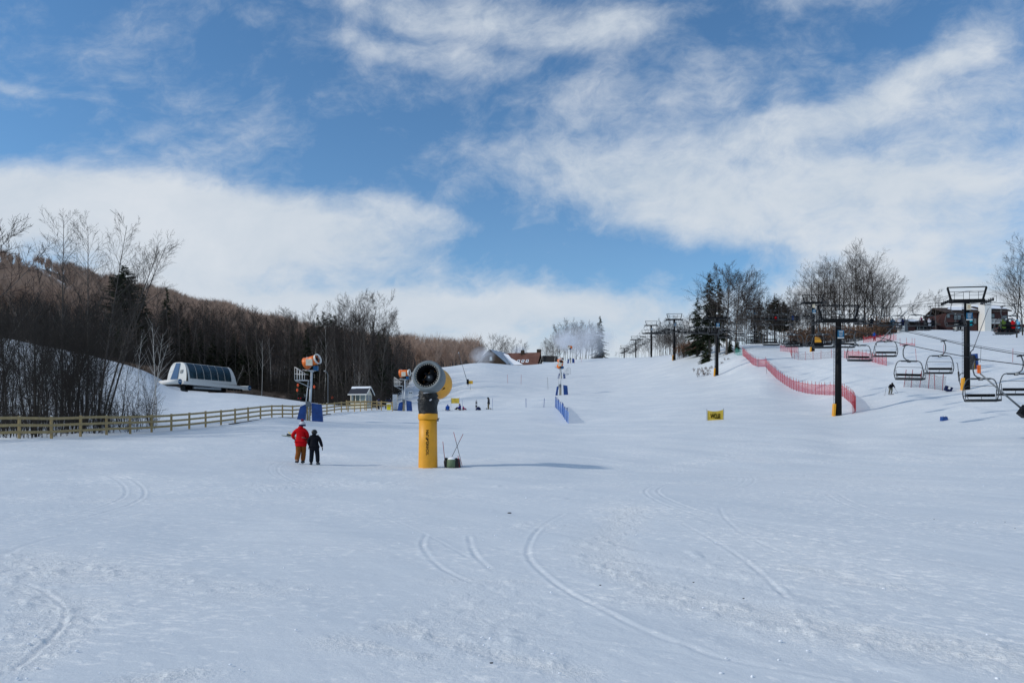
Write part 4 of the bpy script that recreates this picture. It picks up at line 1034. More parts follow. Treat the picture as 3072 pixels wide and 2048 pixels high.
    for i, (xx, w_, ori) in enumerate(pads):
        hgt = 1.62*k+(.12 if i else 0); sg = 1 if xx > 0 else -1
        mb = MB(); x_a, x_b = xx-w_*.45, xx+w_*.45
        bot = [(x_a+sg*.10,-.30*k,-.3),(x_b+sg*.16,-.22*k,-.3),(x_b+sg*.16,.12*k,-.3),(x_a+sg*.10,.06*k,-.3)]
        if sg < 0: tp = [(x_a+.30*w_,-.20*k,hgt*.86),(x_b,-.20*k,hgt),(x_b,.1*k,hgt),(x_a+.30*w_,.1*k,hgt*.86)]
        else: tp = [(x_a,-.20*k,hgt),(x_b,-.16*k,hgt*.92),(x_b,.12*k,hgt*.92),(x_a,.1*k,hgt)]
        bot = [Vector(q)*1 for q in bot]; tp = [Vector(q) for q in tp]
        mb.add(bot+tp, [(3,2,1,0),(4,5,6,7),(0,1,5,4),(1,2,6,5),(2,3,7,6),(3,0,4,7)])
        pd = mb.build('safety_pad', M_blue, o)
        if i == 0: MB().beam(tp[0]+Vector((0,0,.02)), tp[1]+Vector((-.05,0,.03)), .2*k, .05).build('snow_cap', M_snowcap, pd)
    if panel:
        MB().box((.95*k,.1,2.6*k),(.62*k,.25*k,1.05*k)).build('meter_panel', M_steel, o)
        MB().lathe([(0,0),(.09,0)],12,(.83*k,-.04,2.85*k),Euler((PI/2,0,0)).to_matrix()).build('gauge', M_dsteel, o)
        MB().lathe([(0,0),(.09,0)],12,(1.07*k,-.04,2.85*k),Euler((PI/2,0,0)).to_matrix()).build('gauge', M_dsteel, o)
    return o
tower_gun(926, 1262, 74, 1066, 938, math.radians(68), math.radians(17), 'orange fan snow gun on a white tower by the long wooden fence, nearest orange one', 1.0, -1, ((-.62,1.0,1),(.78,1.05,1)))
tower_gun(1212, 1236, 112.5, 1108, 1216, math.radians(78), math.radians(4), 'orange tower snow gun between the white hut and the yellow gun', 1.0, -1, ((-.55,.95,1),(.72,.85,1)), panel=True)
tower_gun(1681, 1183, 133, 1082, 1682, math.radians(12), math.radians(38), 'orange tower snow gun in mid slope pointing steeply up, blue pads at its foot', .95, 1, ((-.55,.5,1),(.85,.8,1)))
tower_gun(1683, 1138, 200, 1074, 1683, math.radians(40), math.radians(18), 'orange snow gun standing right behind and above the steep-pointing one', 1.0, -1, ((-.6,.6,1),(.8,.6,1)))
tower_gun(1712, 1089, 278, 1036, 1709, math.radians(-62), math.radians(12), 'orange snow gun on the crest blowing white mist to the left', 1.0, 1, ((-.9,.8,1),(.9,.9,1)))

# spray from the gun on the crest, drifting to the trees: a pale volume
def mist(name, c, sz, dens, lb, seed):
    mb = MB(); mb.ball((0,0,0), 1, 20, 14); o = mb.build(name, None); o.location = c; o.scale = sz
    m_ = bpy.data.materials.new('mist'); m_.use_nodes = True; nt = m_.node_tree; nt.nodes.clear()
    out_ = N(nt, 'ShaderNodeOutputMaterial'); pv = N(nt, 'ShaderNodeVolumePrincipled'); pv.inputs['Color'].default_value = (.93,.95,1,1); pv.inputs['Anisotropy'].default_value = .2
    tc_ = N(nt, 'ShaderNodeTexCoord'); no_ = N(nt, 'ShaderNodeTexNoise', inp={'Vector': tc_.outputs['Object'], 'Scale': 2.2, 'Detail': 5, 'Roughness': .6, 'Distortion': .5})
    ln = N(nt, 'ShaderNodeVectorMath', operation='LENGTH', inp={0: tc_.outputs['Object']})
    fo = mth(nt, 'SUBTRACT', 1.0, ln.outputs['Value'], clamp=True)
    dn = mth(nt, 'MULTIPLY', mth(nt, 'MULTIPLY', fo, mth(nt, 'MULTIPLY_ADD', no_.outputs['Fac'], 3.0, -1.0, clamp=True)), dens)
    nt.links.new(dn, pv.inputs['Density']); nt.links.new(pv.outputs[0], out_.inputs['Volume']); o.data.materials.append(m_)
    tag(o, lb, 'mist', kind='stuff')
mist('snow_mist', P(1756, 1020, 310), (13.5, 9, 8.5), .30, 'cloud of artificial snow drifting across the trees on the crest', 1)
mist('snow_mist', P(1694, 1020, 284), (5.5, 4, 4.4), .95, 'dense white plume leaving the snow gun on the crest', 2)
mist('snow_mist', P(1447, 1068, 320), (6, 5, 4.5), .5, 'low white mist left of the lodge', 3)
mist('snow_mist', P(1556, 1052, 345), (4, 4, 3), .45, 'faint steam above the lodge roof', 4)

# ------------------------------------------------------------------ snow lances
def lance(base, tip, label, base_mat=None, r=.05, box=None, headm=None):
    b_ = Vector(base); t_ = Vector(tip)-b_; o = thing('snow_lance', b_, label=label, cat='snow lance')
    MB().tube([t_*.12, t_], [r, r*.55], 8).build('lance_tube', M_grey, o)
    MB().lathe([(0,-.14),(.09,-.14),(.11,0),(.08,.12),(0,.12)], 10, t_, t_.to_track_quat('Z','Y').to_matrix()).build('nozzle_head', headm or M_steel, o)
    MB().tube([(0,0,-.4),(0,0,.55),t_*.14], .06, 8).build('stand', M_black, o)
    if box:
        MB().box((box*.55,0,.35),(.75,.4,.6)).build('pad', M_yellow2, o); MB().box((-.05,-.1,.45),(.42,.35,.95)).build('pad', M_black, o)
    return o
lance(P(1404,1152,147), P(1376,1058,152), 'thin snow lance with black and yellow base on the mound left of centre', box=1, r=.06)
lance(P(1727,1075,318), P(1768,1006,322), 'white snow lance leaning right before the mist on the crest', r=.13)
lance(P(1738,1074,318), P(1714,1042,320), 'shorter thin lance leaning left beside the crest snow gun', r=.07)
lance(P(1676,1080,300), P(1655,1040,302), 'grey snow lance leaning left behind the mid-slope gun', r=.09)
lance(P(1530,1096,295), P(1503,1052,296), 'thin dark lance standing before the lodge roof', r=.07)
lance(P(2629,1037,135), P(2719,935,138), 'pale snow lance leaning right below the big grove', r=.10)
lance(P(2912,1068,98), P(2966,923,101), 'long snow lance leaning right behind the tower by the condos', r=.06)
# near lance reaching in from the right edge
lb_ = P(3068, 1228, 42); o = thing('snow_lance', lb_, label='near grey snow lance with orange nozzle head entering from the right edge', cat='snow lance')
tp_ = P(2940, 1120, 43)-lb_
MB().tube([(0,0,0), tp_], [.055,.04], 10).build('lance_tube', M_grey, o)
MB().box((.1,0,-.1),(.42,.4,.6), Euler((0,.65,0)).to_matrix()).build('valve_box', M_black, o)
MB().tube([(.6,.2,-2.6),(.35,.1,-.2)], .09, 10).build('stand', M_dsteel, o)
mb = MB(); mb.box(tp_+Vector((-.04,0,.24)),(.11,.12,.46)); hd = mb.build('nozzle_head', M_orange, o)
mb = MB()
for k in range(5): mb.lathe([(0,0),(.03,0),(.035,.07),(0,.08)],8,tp_+Vector((-.10,0,.06+.09*k)),Euler((0,-PI/2,0)).to_matrix())
mb.build('nozzle', M_orange, hd)
# ------------------------------------------------------------------ chair lifts
def rope_z(tab, y, sag=.6):
    for (y0,z0),(y1,z1) in zip(tab[:-1], tab[1:]):
        if y <= y1: t = (y-y0)/(y1-y0); return z0+(z1-z0)*t-sag*4*t*(1-t)*((y1-y0)/60 if y1-y0 > 30 else 0)
    return tab[-1][1]
T1 = [(22,2.4),(30,3.6),(43.7,5.75),(53,7.6),(59,9.0),(72,11.85),(133,21.0),(189,28.8),(245,35.0),(306,37.6),(375,41.5),(440,44)]
T2 = [(30,7.2),(66.8,12.5),(78,14.7),(140,24.8),(200,33.2),(262,40.5)]
X1 = lambda y: 30.6+.08*(y-72)
X2 = lambda y: 46.2+.14*(y-78)

def make_chair():
    t = thing('lift_chair'); cx = -.27
    MB().tube([(0,-.32,.0),(0,.32,.0)], .045, 8).build('grip', M_black, t)
    MB().tube([(0,0,0),(.07,0,-.12),(.15,0,-.35),(.15,0,-.62),(.08,0,-.86),(-.08,0,-.99),(cx,0,-1.03)], .038, 8).build('hanger', M_grey, t)
    hw = [(-.58,-1.06),(-.74,-1.11),(-.84,-1.22),(-.93,-1.45),(-1.0,-1.75),(-1.02,-1.95),(-.98,-2.15),(-.90,-2.36)]
    pts = [(cx+x, 0, z) for x, z in hw[::-1]]+[(cx-x, 0, z) for x, z in hw]
    mb = MB(); mb.tube(pts, .032, 7); mb.box((cx,0,-1.08),(1.1,.07,.10)); mb.tube([(cx-.9,0,-2.36),(cx+.9,0,-2.36)], .035, 7)
    for s_ in (-1,1):
        mb.tube([(cx+s_*.90,0,-2.36),(cx+s_*.88,.45,-2.34)], .028, 6); mb.tube([(cx+s_*1.0,0,-2.05),(cx+s_*.97,.30,-2.02),(cx+s_*.92,.42,-2.34)], .022, 6)
    mb.tube([(cx-.88,.45,-2.34),(cx+.88,.45,-2.34)], .03, 7); mb.build('frame', M_grey, t)
    MB().box((cx,.0,-1.10),(.20,.12,.15)).build('number_plate', M_dsteel, t)
    MB().box((cx,.22,-2.29),(1.74,.46,.08)).build('seat', M_black, t)
    MB().box((cx,-.06,-2.02),(1.70,.06,.16), Euler((-.12,0,0)).to_matrix()).build('backrest', M_black, t)
    mb = MB(); mb.tube([(cx-.97,.02,-1.62),(cx-.80,.05,-1.50),(cx+.80,.05,-1.50),(cx+.97,.02,-1.62)], .015, 5)
    for s_ in (-1,1): mb.tube([(cx+s_*.90,.0,-1.66),(cx+s_*.86,.02,-2.30)], .02, 5)
    mb.tube([(cx,.05,-2.04),(cx,.10,-2.34)], .015, 5); mb.build('safety_bar', M_dsteel, t)
    return t
M_frame = mat('chair frame steel', (.075,.082,.09), .5, .2)
CH = make_chair()
for c_ in CH.children:
    if c_.data.materials[0] is M_grey: c_.data.materials[0] = M_frame; MB().box((-.27,-.02,-1.09),(.16,.16,.11)).build('number_tag', M_white, CH)
CHU = [0]
def put_chair(x, y, z, rz, label, group):
    o = CH if CHU[0] == 0 else copy_tree(CH)
    CHU[0] = 1; o.location = (x, y, z); o.rotation_euler = (0, random.uniform(-.02,.02), rz); tag(o, label, 'chairlift chair', group); return o
SEATS = {}
for side, nm in ((-1, 'left'), (1, 'right')):
    y = 43.7 if side < 0 else 46.0; k = 0
    while y < 372:
        x = X1(y)+side*1.95; lb = f'grey four-seat chair of the near lift, {ordinal(k)} from the bottom on its {nm} rope'
        SEATS[(1, side, k)] = put_chair(x, y, rope_z(T1, y)-.05, 0 if side > 0 else PI, lb, 'chairs of the near lift'); k += 1; y += 9.25 if side < 0 else 9.6
for side, nm in ((-1, 'left'), (1, 'right')):
    y = 66.8 if side < 0 else 72.5; k = 0
    while y < 255:
        x = X2(y)+side*1.95; lb = f'four-seat chair of the lift by the condos, {ordinal(k)} from the bottom on its {nm} rope'
        SEATS[(2, side, k)] = put_chair(x, y, rope_z(T2, y)-.05, 0 if side > 0 else PI, lb, 'chairs of the lift by the condos'); k += 1; y += 10.1 if side < 0 else 9.8
for nm_, Tt, Xx, y0, y1 in (('near lift', T1, X1, 22, 440), ('lift by the condos', T2, X2, 32, 262)):
    for side, sn in ((-1,'left'),(1,'right')):
        n = 120; pts = [(Xx(y0+(y1-y0)*i/n)+side*1.95, y0+(y1-y0)*i/n, rope_z(Tt, y0+(y1-y0)*i/n)) for i in range(n+1)]
        tag(MB().tube(pts, .024, 6).build('haul_rope', M_black), f'{sn} steel haul rope of the {nm_}', 'rope')
# signal cables strung over the towers
pts = [(X1(y)+1.1, y, rope_z(T1, y)+.55-.3*math.sin((y-22)/50*PI)) for y in np.linspace(22, 72, 20)]
tag(MB().tube(pts, .014, 5).build('signal_cable', M_black), 'thin signal cable above the lower ropes of the near lift', 'cable')
for q, s_ in enumerate((-.1, .12)):
    pts = [(X2(y)+s_, y, rope_z(T2, y)+1.05+q*.12-1.2*math.sin(max(0, (y-78))/62*PI)*(y > 78)-.5*math.sin((y-32)/46*PI)*(y < 78)) for y in np.linspace(32, 140, 50)]
    tag(MB().tube(pts, .013, 5).build('signal_cable', M_black), ('upper' if q else 'lower')+' thin signal cable over the tower by the condos', 'cable')

def text_lines(parent, c, w, h, rows, m_, seed=1, y=-.0):
    """rows of small white lettering too small to read, as short bars"""
    rg = random.Random(seed); mb = MB()
    for i, (zz, hh_, wf) in enumerate(rows):
        x = c[0]-w*wf/2; 
        while x < c[0]+w*wf/2-.02:
            ww = rg.uniform(.03, .08)*w/.5; ww = min(ww, c[0]+w*wf/2-x)
            mb.box((x+ww/2, c[1]-.006, c[2]+zz), (ww*.9, .006, hh_)); x += ww+.014*w/.5
    mb.build('lettering', m_, parent)
def make_tower(x, y, ztop, label, num=None, rope_dir=(.08,1), yellow=True, sign=True, cream=False, pole_r=.27, wide=1.85):
    zb = float(gz(x, y))-.1; o = thing('lift_tower', (x, y, zb), -math.atan(rope_dir[0]), label, 'lift tower', 'towers of the two chairlifts'); H = ztop-zb
    MB().tube([(0,0,-.6),(0,0,H-.1)], [pole_r*1.12, pole_r*.92], 20).build('pole', M_black, o)
    MB().lathe([(pole_r*1.5,-.2),(pole_r*1.5,.05),(pole_r*1.1,.06)], 18).build('base_flange', M_dsteel, o)
    MB().box((0,0,H),(wide*1.8,.34,.36)).build('crossarm', M_black, o)
    mb = MB(); w = wide
    for s_ in (-1,1): mb.beam((s_*w*.82,0,H+.15),(s_*w*1.0,0,H+1.38),.16,.16,up=(0,1,0))
    mb.beam((-w*1.02,0,H+1.42),(w*1.02,0,H+1.42),.10,.10)
    mb.beam((-w*.93,.1,H+.98),(w*.93,.1,H+.98),.045,.045); mb.beam((-w*.88,.1,H+.60),(-w*.16,.1,H+.60),.03,.03); mb.beam((w*.16,.1,H+.60),(w*.88,.1,H+.60),.03,.03)
    for xx in (-w*.62,-.28,.28,w*.62): mb.beam((xx,.1,H+.1),(xx,.1,H+.98),.03,.03)
    mb.build('lifting_frame', M_black, o)
    for s_ in (-1,1):
        mb = MB(); xs_ = s_*1.95
        mb.box((xs_-s_*.10,0,H-.10),(.10,2.6,.12)); mb.box((xs_-s_*.22,0,H-.06),(.34,.18,.18))
        sh = mb.build('sheave_beam', M_dsteel, o)
        mb = MB()
        for k in range(6): mb.lathe([(0,-.03),(.17,-.035),(.17,.035),(0,.03)], 14, (xs_,-1.15+.46*k,H-.06-.01),Euler((0,PI/2,0)).to_matrix())
        mb.build('sheave', M_black, sh)
        mb = MB(); mb.tube([(xs_+s_*.25,-1.3,H+.25),(xs_+s_*.25,1.3,H+.25)], .02, 5); mb.tube([(xs_+s_*.25,-1.3,H-.3),(xs_+s_*.25,1.3,H-.3)], .02, 5)
        for yy in (-1.3,0,1.3): mb.tube([(xs_+s_*.25,yy,H-.3),(xs_+s_*.25,yy,H+.25)], .018, 5)
        mb.build('catwalk', M_dsteel, o)
    mb = MB()
    for s_ in (-1,1): mb.tube([(-pole_r-.10+s_*0, s_*.18, .9),(-pole_r-.10, s_*.18, H-.3)], .018, 5)
    for k in range(int(H*3)): mb.tube([(-pole_r-.10,-.18,1+k*.32),(-pole_r-.10,.18,1+k*.32)], .013, 4) if 1+k*.32 < H-.3 else None
    mb.build('ladder', M_dsteel, o)
    if yellow:
        mb = MB(); mb.box((-pole_r-.15,-.02,.55),(.18,.5,1.35), Euler((0,.06,0)).to_matrix()); mb.build('safety_pad', M_yellow, o)
    if num is not None:
        MB().box((.0,-.22,H+.78),(.30,.02,.30)).build('number_plate', M_white, o)
        me = text_mesh(str(num), .26, .003, .006); tx = link('number', me, M_black, o); tx.location = (.0,-.236,H+.78); tx.rotation_euler = (PI/2,0,0)
    if sign:
        z0 = H-(1.25 if not cream else 1.55)
        sp = MB(); sp.box((.12,-pole_r-.03,z0),(.58,.03,.66)); sg = sp.build('sign', M_blue2, o)
        MB().box((.12,-pole_r-.034,z0-.385),(.58,.03,.11)).build('sign_strip', M_white, sg)
        text_lines(sg, (.12,-pole_r-.045,z0), .40, .5, [(.22,.055,1.0),(.13,.05,.8),(.02,.03,.85),(-.05,.03,.9),(-.12,.03,.85),(-.19,.03,.7)], M_white, 3)
    if cream:
        cs = MB(); cs.box((.06,-pole_r-.03,H-.62),(.44,.03,.62)); cg = cs.build('sign', M_cream, o)
        text_lines(cg, (.06,-pole_r-.045,H-.62), .3, .4, [(.05,.09,.8),(-.12,.06,.8)], mat('ochre lettering', (.45,.22,.02), .6), 5)
    return o
for k, (y, lb) in enumerate([(72,'nearest black lift tower, with blue sign and a white plate numbered 2'),(133,'second black tower of the near lift, in front of the spruces'),(189,'third black tower of the near lift, left of the spruces'),(245,'fourth tower of the near lift, standing on the crest'),(306,'fifth tower of the near lift, half sunk behind the crest'),(375,'farthest tower of the near lift, just above the crest')]):
    make_tower(X1(y), y, rope_z(T1, y)+.10, lb, num=2+k if k < 4 else None, yellow=k < 3, sign=k < 4, pole_r=.27 if k < 4 else .22)
for k, (y, lb) in enumerate([(78,'black lift tower at the right, in front of the condos, with cream and blue signs'),(140,'second black tower of the lift by the condos, before the big grove'),(200,'third tower of the lift by the condos, left of the rounded pine')]):
    make_tower(X2(y), y, rope_z(T2, y)+.10, lb, rope_dir=(.14,1), yellow=k < 2, sign=True, cream=k < 2)

# ------------------------------------------------------------------ nets
def net_fence(name, path, h, pole_m, net_m, label, every=1.15, cell=.11, th=.014, name_pole='pole', r=.026, hnet=.82, cat='net fence', lean=.07):
    pts = [G(px, d) for px, d in path]; L = [0]
    for a, b_ in zip(pts[:-1], pts[1:]): L.append(L[-1]+(b_-a).length)
    def at(s):
        for i in range(len(pts)-1):
            if s <= L[i+1]+1e-6:
                t = (s-L[i])/(L[i+1]-L[i]); p = pts[i].lerp(pts[i+1], t); p.z = float(gz(p.x, p.y)); return p
        return pts[-1].copy()
    o = thing(name, pts[0], label=label, cat=cat); o0 = pts[0]; rg = random.Random(len(path)*7+int(h*10)); s = 0; tops = []
    while s <= L[-1]:
        p = at(s)-o0; lx = Vector((rg.uniform(-lean,lean), rg.uniform(-lean,lean), h*(rg.uniform(.97,1.08))))
        MB().tube([p-Vector((0,0,.25)), p+lx], r, 5).build(name_pole, pole_m, o); tops.append((s, p, lx)); s += every*rg.uniform(.75, 1.25)
    mb = MB(); nv = int(L[-1]/cell); nh = max(4, int(h*hnet/cell)); grid = []
    for i in range(nv+1):
        s = L[-1]*i/nv; p = at(s)-o0
        k = max(j for j in range(len(tops)) if tops[j][0] <= s); s0 = tops[k][0]; s1 = tops[k+1][0] if k+1 < len(tops) else L[-1]+.01
        t = (s-s0)/(s1-s0); sg = .10*4*t*(1-t)
        l0 = tops[k][2]; l1 = tops[min(k+1, len(tops)-1)][2]; lx = l0.lerp(l1, t); lx = Vector((lx.x, lx.y, 0))
        grid.append([p+lx*(j/nh)*hnet+Vector((0,0,(h*hnet-sg)*j/nh+.03)) for j in range(nh+1)])
    def strip(a, b_):
        n = (b_-a); w = Vector((0,0,1)).cross(n); up = n.cross(w).normalized()*th if abs(n.z) < n.length*.9 else Vector(((pts[-1]-pts[0]).normalized()*th))
        mb.add([a-up*.5, b_-up*.5, b_+up*.5, a+up*.5], [(0,1,2,3)])
    for i in range(nv+1):
        for j in range(nh): 
            if i < nv: strip(grid[i][j], grid[i+1][j+1]); strip(grid[i][j+1], grid[i+1][j])
    for i in range(nv): strip(grid[i][nh], grid[i+1][nh]); strip(grid[i][nh]-Vector((0,0,.02)), grid[i+1][nh]-Vector((0,0,.02))); strip(grid[i][0], grid[i+1][0])
    mb.build('net', net_m, o); return o
net_fence('net_fence', [(2228,145),(2240,138),(2258,131),(2275,128),(2296,127),(2306,122),(2318,117),(2330,113),(2350,109),(2372,105),(2400,101),(2440,96),(2480,91),(2510,88.5),(2530,86),(2552,80),(2562,76),(2568,72.5),(2556,71.3)], 1.5, M_redpole, M_nred, 'long red safety net winding up the slope left of the nearest lift tower', every=1.25, th=.021)
net_fence('net_fence', [(2372,142),(2376,134),(2400,130),(2440,127.5),(2500,124.5),(2530,122)], 1.45, M_redpole, M_ngrey, 'greyish safety net on red poles behind the nearest lift tower', every=1.9, cell=.14)
net_fence('net_fence', [(2532,121),(2580,116),(2620,110),(2645,106.5),(2660,104.5)], 1.5, M_redpole, M_nred, 'pink-red safety net right of the nearest tower, continuing the grey one', every=1.5, th=.018)
net_fence('net_fence', [(2395,141),(2370,146),(2340,150)], 1.4, M_ngrey, M_nred, 'dark folded safety net climbing left below the second tower by the grove', every=1.0)
net_fence('net_fence', [(2711,83.5),(2735,82.3),(2765,81.5),(2800,80.2),(2836,78.6)], 1.75, mat('dark red pole', (.30,.02,.03), .6), mat('black netting', (.05,.05,.055), .8), 'black safety net on dark red poles near the skier, left of the condo tower', every=1.12, r=.032, cell=.14, lean=.2)
net_fence('net_fence', [(1666,106),(1672,102),(1679,97),(1686,92),(1692,87.5),(1698,83.5),(1703,80.3),(1706,79)], 1.45, M_bpole, M_nblue, 'bright blue net fence running down the slope left of the yellow banner', every=2.9, r=.055, th=.02, lean=.05)
net_fence('net_fence', [(1578,111),(1600,108.5),(1630,107.5),(1664,106.5)], 1.25, M_bpole, mat('thin blue cord', (.30,.38,.5), .8), 'faint blue cord fence joining the blue net fence from the left', every=5, r=.04, th=.010, cell=.4, lean=.1)
net_fence('net_fence', [(2205,152),(2215,148),(2226,145)], 1.3, mat('green net pole', (.06,.25,.20), .6), mat('green netting', (.10,.38,.32), .7), 'short green net at the top of the long red one, by the hemlock', every=1.2)
net_fence('net_fence', [(2700,128),(2735,126),(2745,124)], 1.2, M_redpole, M_nred, 'small sagging red net behind the chairs with riders', every=1.4, hnet=.35)
net_fence('net_fence', [(2590,150),(2640,147),(2690,141)], 1.3, M_redpole, M_nred, 'red net at the foot of the brown bushes, right part of the slope', every=1.2)
# lone marker poles on the slope
for px, row, d, h, mm, lb in ((1283,1232,113,1.6,M_bpole,'blue pole just right of the yellow gun boot, by the seated people'),(1388,1233,111,1.45,M_bpole,'dark blue pole behind the seated snowboarders'),(1477,1229,109,1.6,M_bpole,'dark pole beside the standing snowboarder'),(1523,1144,165,1.8,M_redpole,'thin marker pole high on the mound, left of a similar one'),(1563,1146,163,2.0,M_redpole,'thin marker pole on the mound, right of a similar one'),(1644,1167,150,2.3,M_dsteel,'slim pole left of the mid-slope orange gun'),(1411,1153,146,1.5,M_dsteel,'short stick beside the snow lance on the mound'),(2749,1082,104,1.6,M_redpole,'lone red pole below the chair with four riders'),(2830,1068,108,1.5,M_redpole,'lone red pole left of the tower by the condos'),(2941,1078,98,2.0,M_dsteel,'leaning dark stick right of the tower by the condos'),(3038,1090,94,1.7,M_redpole,'lone red pole near the right edge'),(1712,1126,215,1.6,M_dsteel,'thin pole below the crest snow gun'),(1723,1092,270,1.6,M_redpole,'thin red pole right of the crest snow gun'),(1744,1090,280,1.6,M_redpole,'thin red pole in front of the crest lance'),(1259,1232,114,1.0,M_dsteel,'short dark stake right of the gun beside the white board'),(2300,1141,119,1.6,M_dsteel,'thin stick beside the bend of the long red net')):
    p = G(px, d); stick(p, p+Vector((random.uniform(-.12,.12),0,h)), ((1, mm),), lb, r=.022 if d < 140 else .03)

# ------------------------------------------------------------------ banners
def banner(pa, pb, h, w_txt, lb, txt=None, sag=.1, z0=.1):
    a, b_ = Vector(pa), Vector(pb); o = thing('banner', a, label=lb, cat='banner'); v = b_-a
    for q, nm in ((Vector(), 'pole'), (v, 'pole')):
        MB().tube([q-Vector((0,0,.3)), q+Vector((random.uniform(-.04,.04),0,h+.12))], .018, 6).build(nm, M_dsteel, o)
    mb = MB(); n = 14; vs_ = []
    for i in range(n+1):
        t = i/n; s_ = sag*4*t*(1-t)
        for j in range(7):
            f = j/6; vs_.append(v*t*.94+v*.03+Vector((0,.03*math.sin(t*9+f*3),z0+(h-s_-z0)*f)))
    mb.add(vs_, [(i*7+j,(i+1)*7+j,(i+1)*7+j+1,i*7+j+1) for i in range(n) for j in range(6)], True)
    cl_ = mb.build('cloth', mat('yellow banner cloth', (.62,.44,.07), .8), o)
    if txt:
        me = text_mesh(txt, h*.62, .002, .02); L = v.length
        for q in me.vertices: q.co = Vector((-q.co.x*L*w_txt+L*.5, -.055, q.co.y+(h+z0-sag)*.47))
        tx = link('lettering', me, mat('faded lettering', (.50,.365,.065), .8), cl_); tx.rotation_euler = (0,0,math.atan2(v.y, v.x))
    return o
banner(G(2121,71.0), G(2171,71.0), .94, .36, 'yellow see-through banner on the open slope reading SLOW backwards', 'SLOW', .12, .02)
o = banner(P(1353,1216,122), P(1378,1216,122), 1.18, .30, 'small yellow banner behind the seated snowboarders', None, .02, .35)

# ------------------------------------------------------------------ white hut at the end of the fence
hp = G(1084, 117); hp.z -= .15; k = 2304/117
hut = thing('ticket_hut', hp, math.radians(-14), 'small white attendant hut with dark gabled roof behind the end of the wooden fence', 'hut')
W_, D_, Hh = 2.5, 2.2, 2.2
mb = MB(); mb.box((0,0,.45),(W_,D_,.9)); 
for x_ in (-W_/2+.06, -.45, .30, W_/2-.06): mb.box((x_,-D_/2+.05,1.5),(.14,.12,1.4))
for y_ in (D_/2-.06, 0): mb.box((W_/2-.06,y_,1.5),(.11,.13,1.4))
mb.box((-W_/2+.03,.06,1.5),(.07,D_-.24,1.4)); mb.box((0,D_/2-.03,1.5),(W_-.3,.06,1.4)); mb.box((0,0,Hh+.05),(W_+.01,D_+.01,.16)); mb.build('wall', M_cream, hut)
mb = MB(); mb.box((.74,-D_/2+.06,1.5),(.72,.03,1.38)); mb.box((-.98,-D_/2+.06,1.5),(.34,.03,1.3)); mb.box((W_/2-.04,-.5,1.5),(.03,.85,1.3)); mb.box((W_/2-.04,.5,1.5),(.03,.85,1.3)); mb.build('window', M_glass2, hut)
MB().box((-.08,-D_/2+.08,1.3),(.62,.04,1.7)).build('door', M_glass, hut)
for s_ in (-1, 1):
    rf = MB(); rf.add([(-W_/2-.3,s_*(D_/2+.35),Hh+.0),(W_/2+.3,s_*(D_/2+.35),Hh+.0),(W_/2+.3,0,Hh+1.12),(-W_/2-.3,0,Hh+1.12),(-W_/2-.3,s_*(D_/2+.35),Hh+.10),(W_/2+.3,s_*(D_/2+.35),Hh+.10),(W_/2+.3,0,Hh+1.24),(-W_/2-.3,0,Hh+1.24)], [(0,1,2,3),(4,5,6,7),(0,1,5,4),(1,2,6,5),(2,3,7,6),(3,0,4,7)])
    rr_ = rf.build('roof', mat('dark shingles', (.03,.035,.05), .8, bump=.5, scale=20), hut)
    if s_ < 0: MB().add([(-W_/2-.1,-.45,Hh+.86),(-.4,-.38,Hh+.93),(.5,-.48,Hh+.82),(W_/2+.28,-.25,Hh+1.06),(W_/2+.28,0,Hh+1.28),(-W_/2-.28,0,Hh+1.28),(-W_/2-.28,-.3,Hh+1.02)], [(0,1,2,3,4,5,6)]).build('snow_cap', M_snowcap, rr_)
    MB().beam((W_/2+.32,s_*(D_/2+.35),Hh-.02),(W_/2+.32,0,Hh+1.2),.05,.16).build('barge_board', M_white, hut)
MB().beam((-W_/2-.3,-D_/2-.38,Hh+.0),(W_/2+.3,-D_/2-.38,Hh+.0),.05,.16).build('fascia', M_white, hut)
mb = MB(); mb.prism([(W_/2,-D_/2,Hh+.1),(W_/2,D_/2,Hh+.1),(W_/2,0,Hh+1.1)], (-.05,0,0)); mb.build('gable', M_cream, hut)
# bin, frosty board, yellow caution sign
sp_ = G(1166, 110); sg = thing('caution_sign', sp_, math.radians(8), 'yellow and white folding caution sign on the snow right of the hut', 'sign')
mb = MB(); Ra = Euler((-.14,0,0)).to_matrix(); mb.box((0,-.02,.52),(.62,.03,1.02), Ra)
fr = mb.build('front_panel', M_white, sg)
MB().box((.02,-.045,.44),(.56,.02,.80), Ra).build('yellow_face', mat('caution yellow', (.82,.66,.02), .5), fr)
mb = MB(); mb.box((.0,.24,.48),(.60,.03,1.02), Euler((.22,0,0)).to_matrix()); mb.build('back_panel', M_white, sg)
mb = MB()
for a in range(20):
    a0, a1 = 2*PI*a/20, 2*PI*(a+1)/20; c_ = Vector((0,-.065,.58))
    if a % 10 in (2,7): continue
    mb.beam(c_+Vector((.17*math.cos(a0),-.02*math.sin(a0)*0,.17*math.sin(a0))), c_+Vector((.17*math.cos(a1),0,.17*math.sin(a1))), .02, .02)
mb.box((0,-.07,.62),(.025,.02,.18)); mb.box((0,-.068,.48),(.03,.02,.03)); mb.box((0,-.055,.28),(.34,.02,.05)); mb.build('lettering', M_black, fr)
bp_ = G(1184.5, 113); bd = thing('board', bp_, math.radians(6), 'tall frosted white board standing right of the yellow caution sign', 'board')
MB().box((0,0,1.15),(.66,.10,2.35)).build('panel', mat('frosted board', (.30,.33,.36), .7, c2=(.66,.69,.72), scale=9), bd)
MB().box((.35,0,1.15),(.05,.14,2.38)).build('frame', M_cream, bd); MB().box((0,0,.0),(.8,.5,.14)).build('foot', M_rubber, bd)
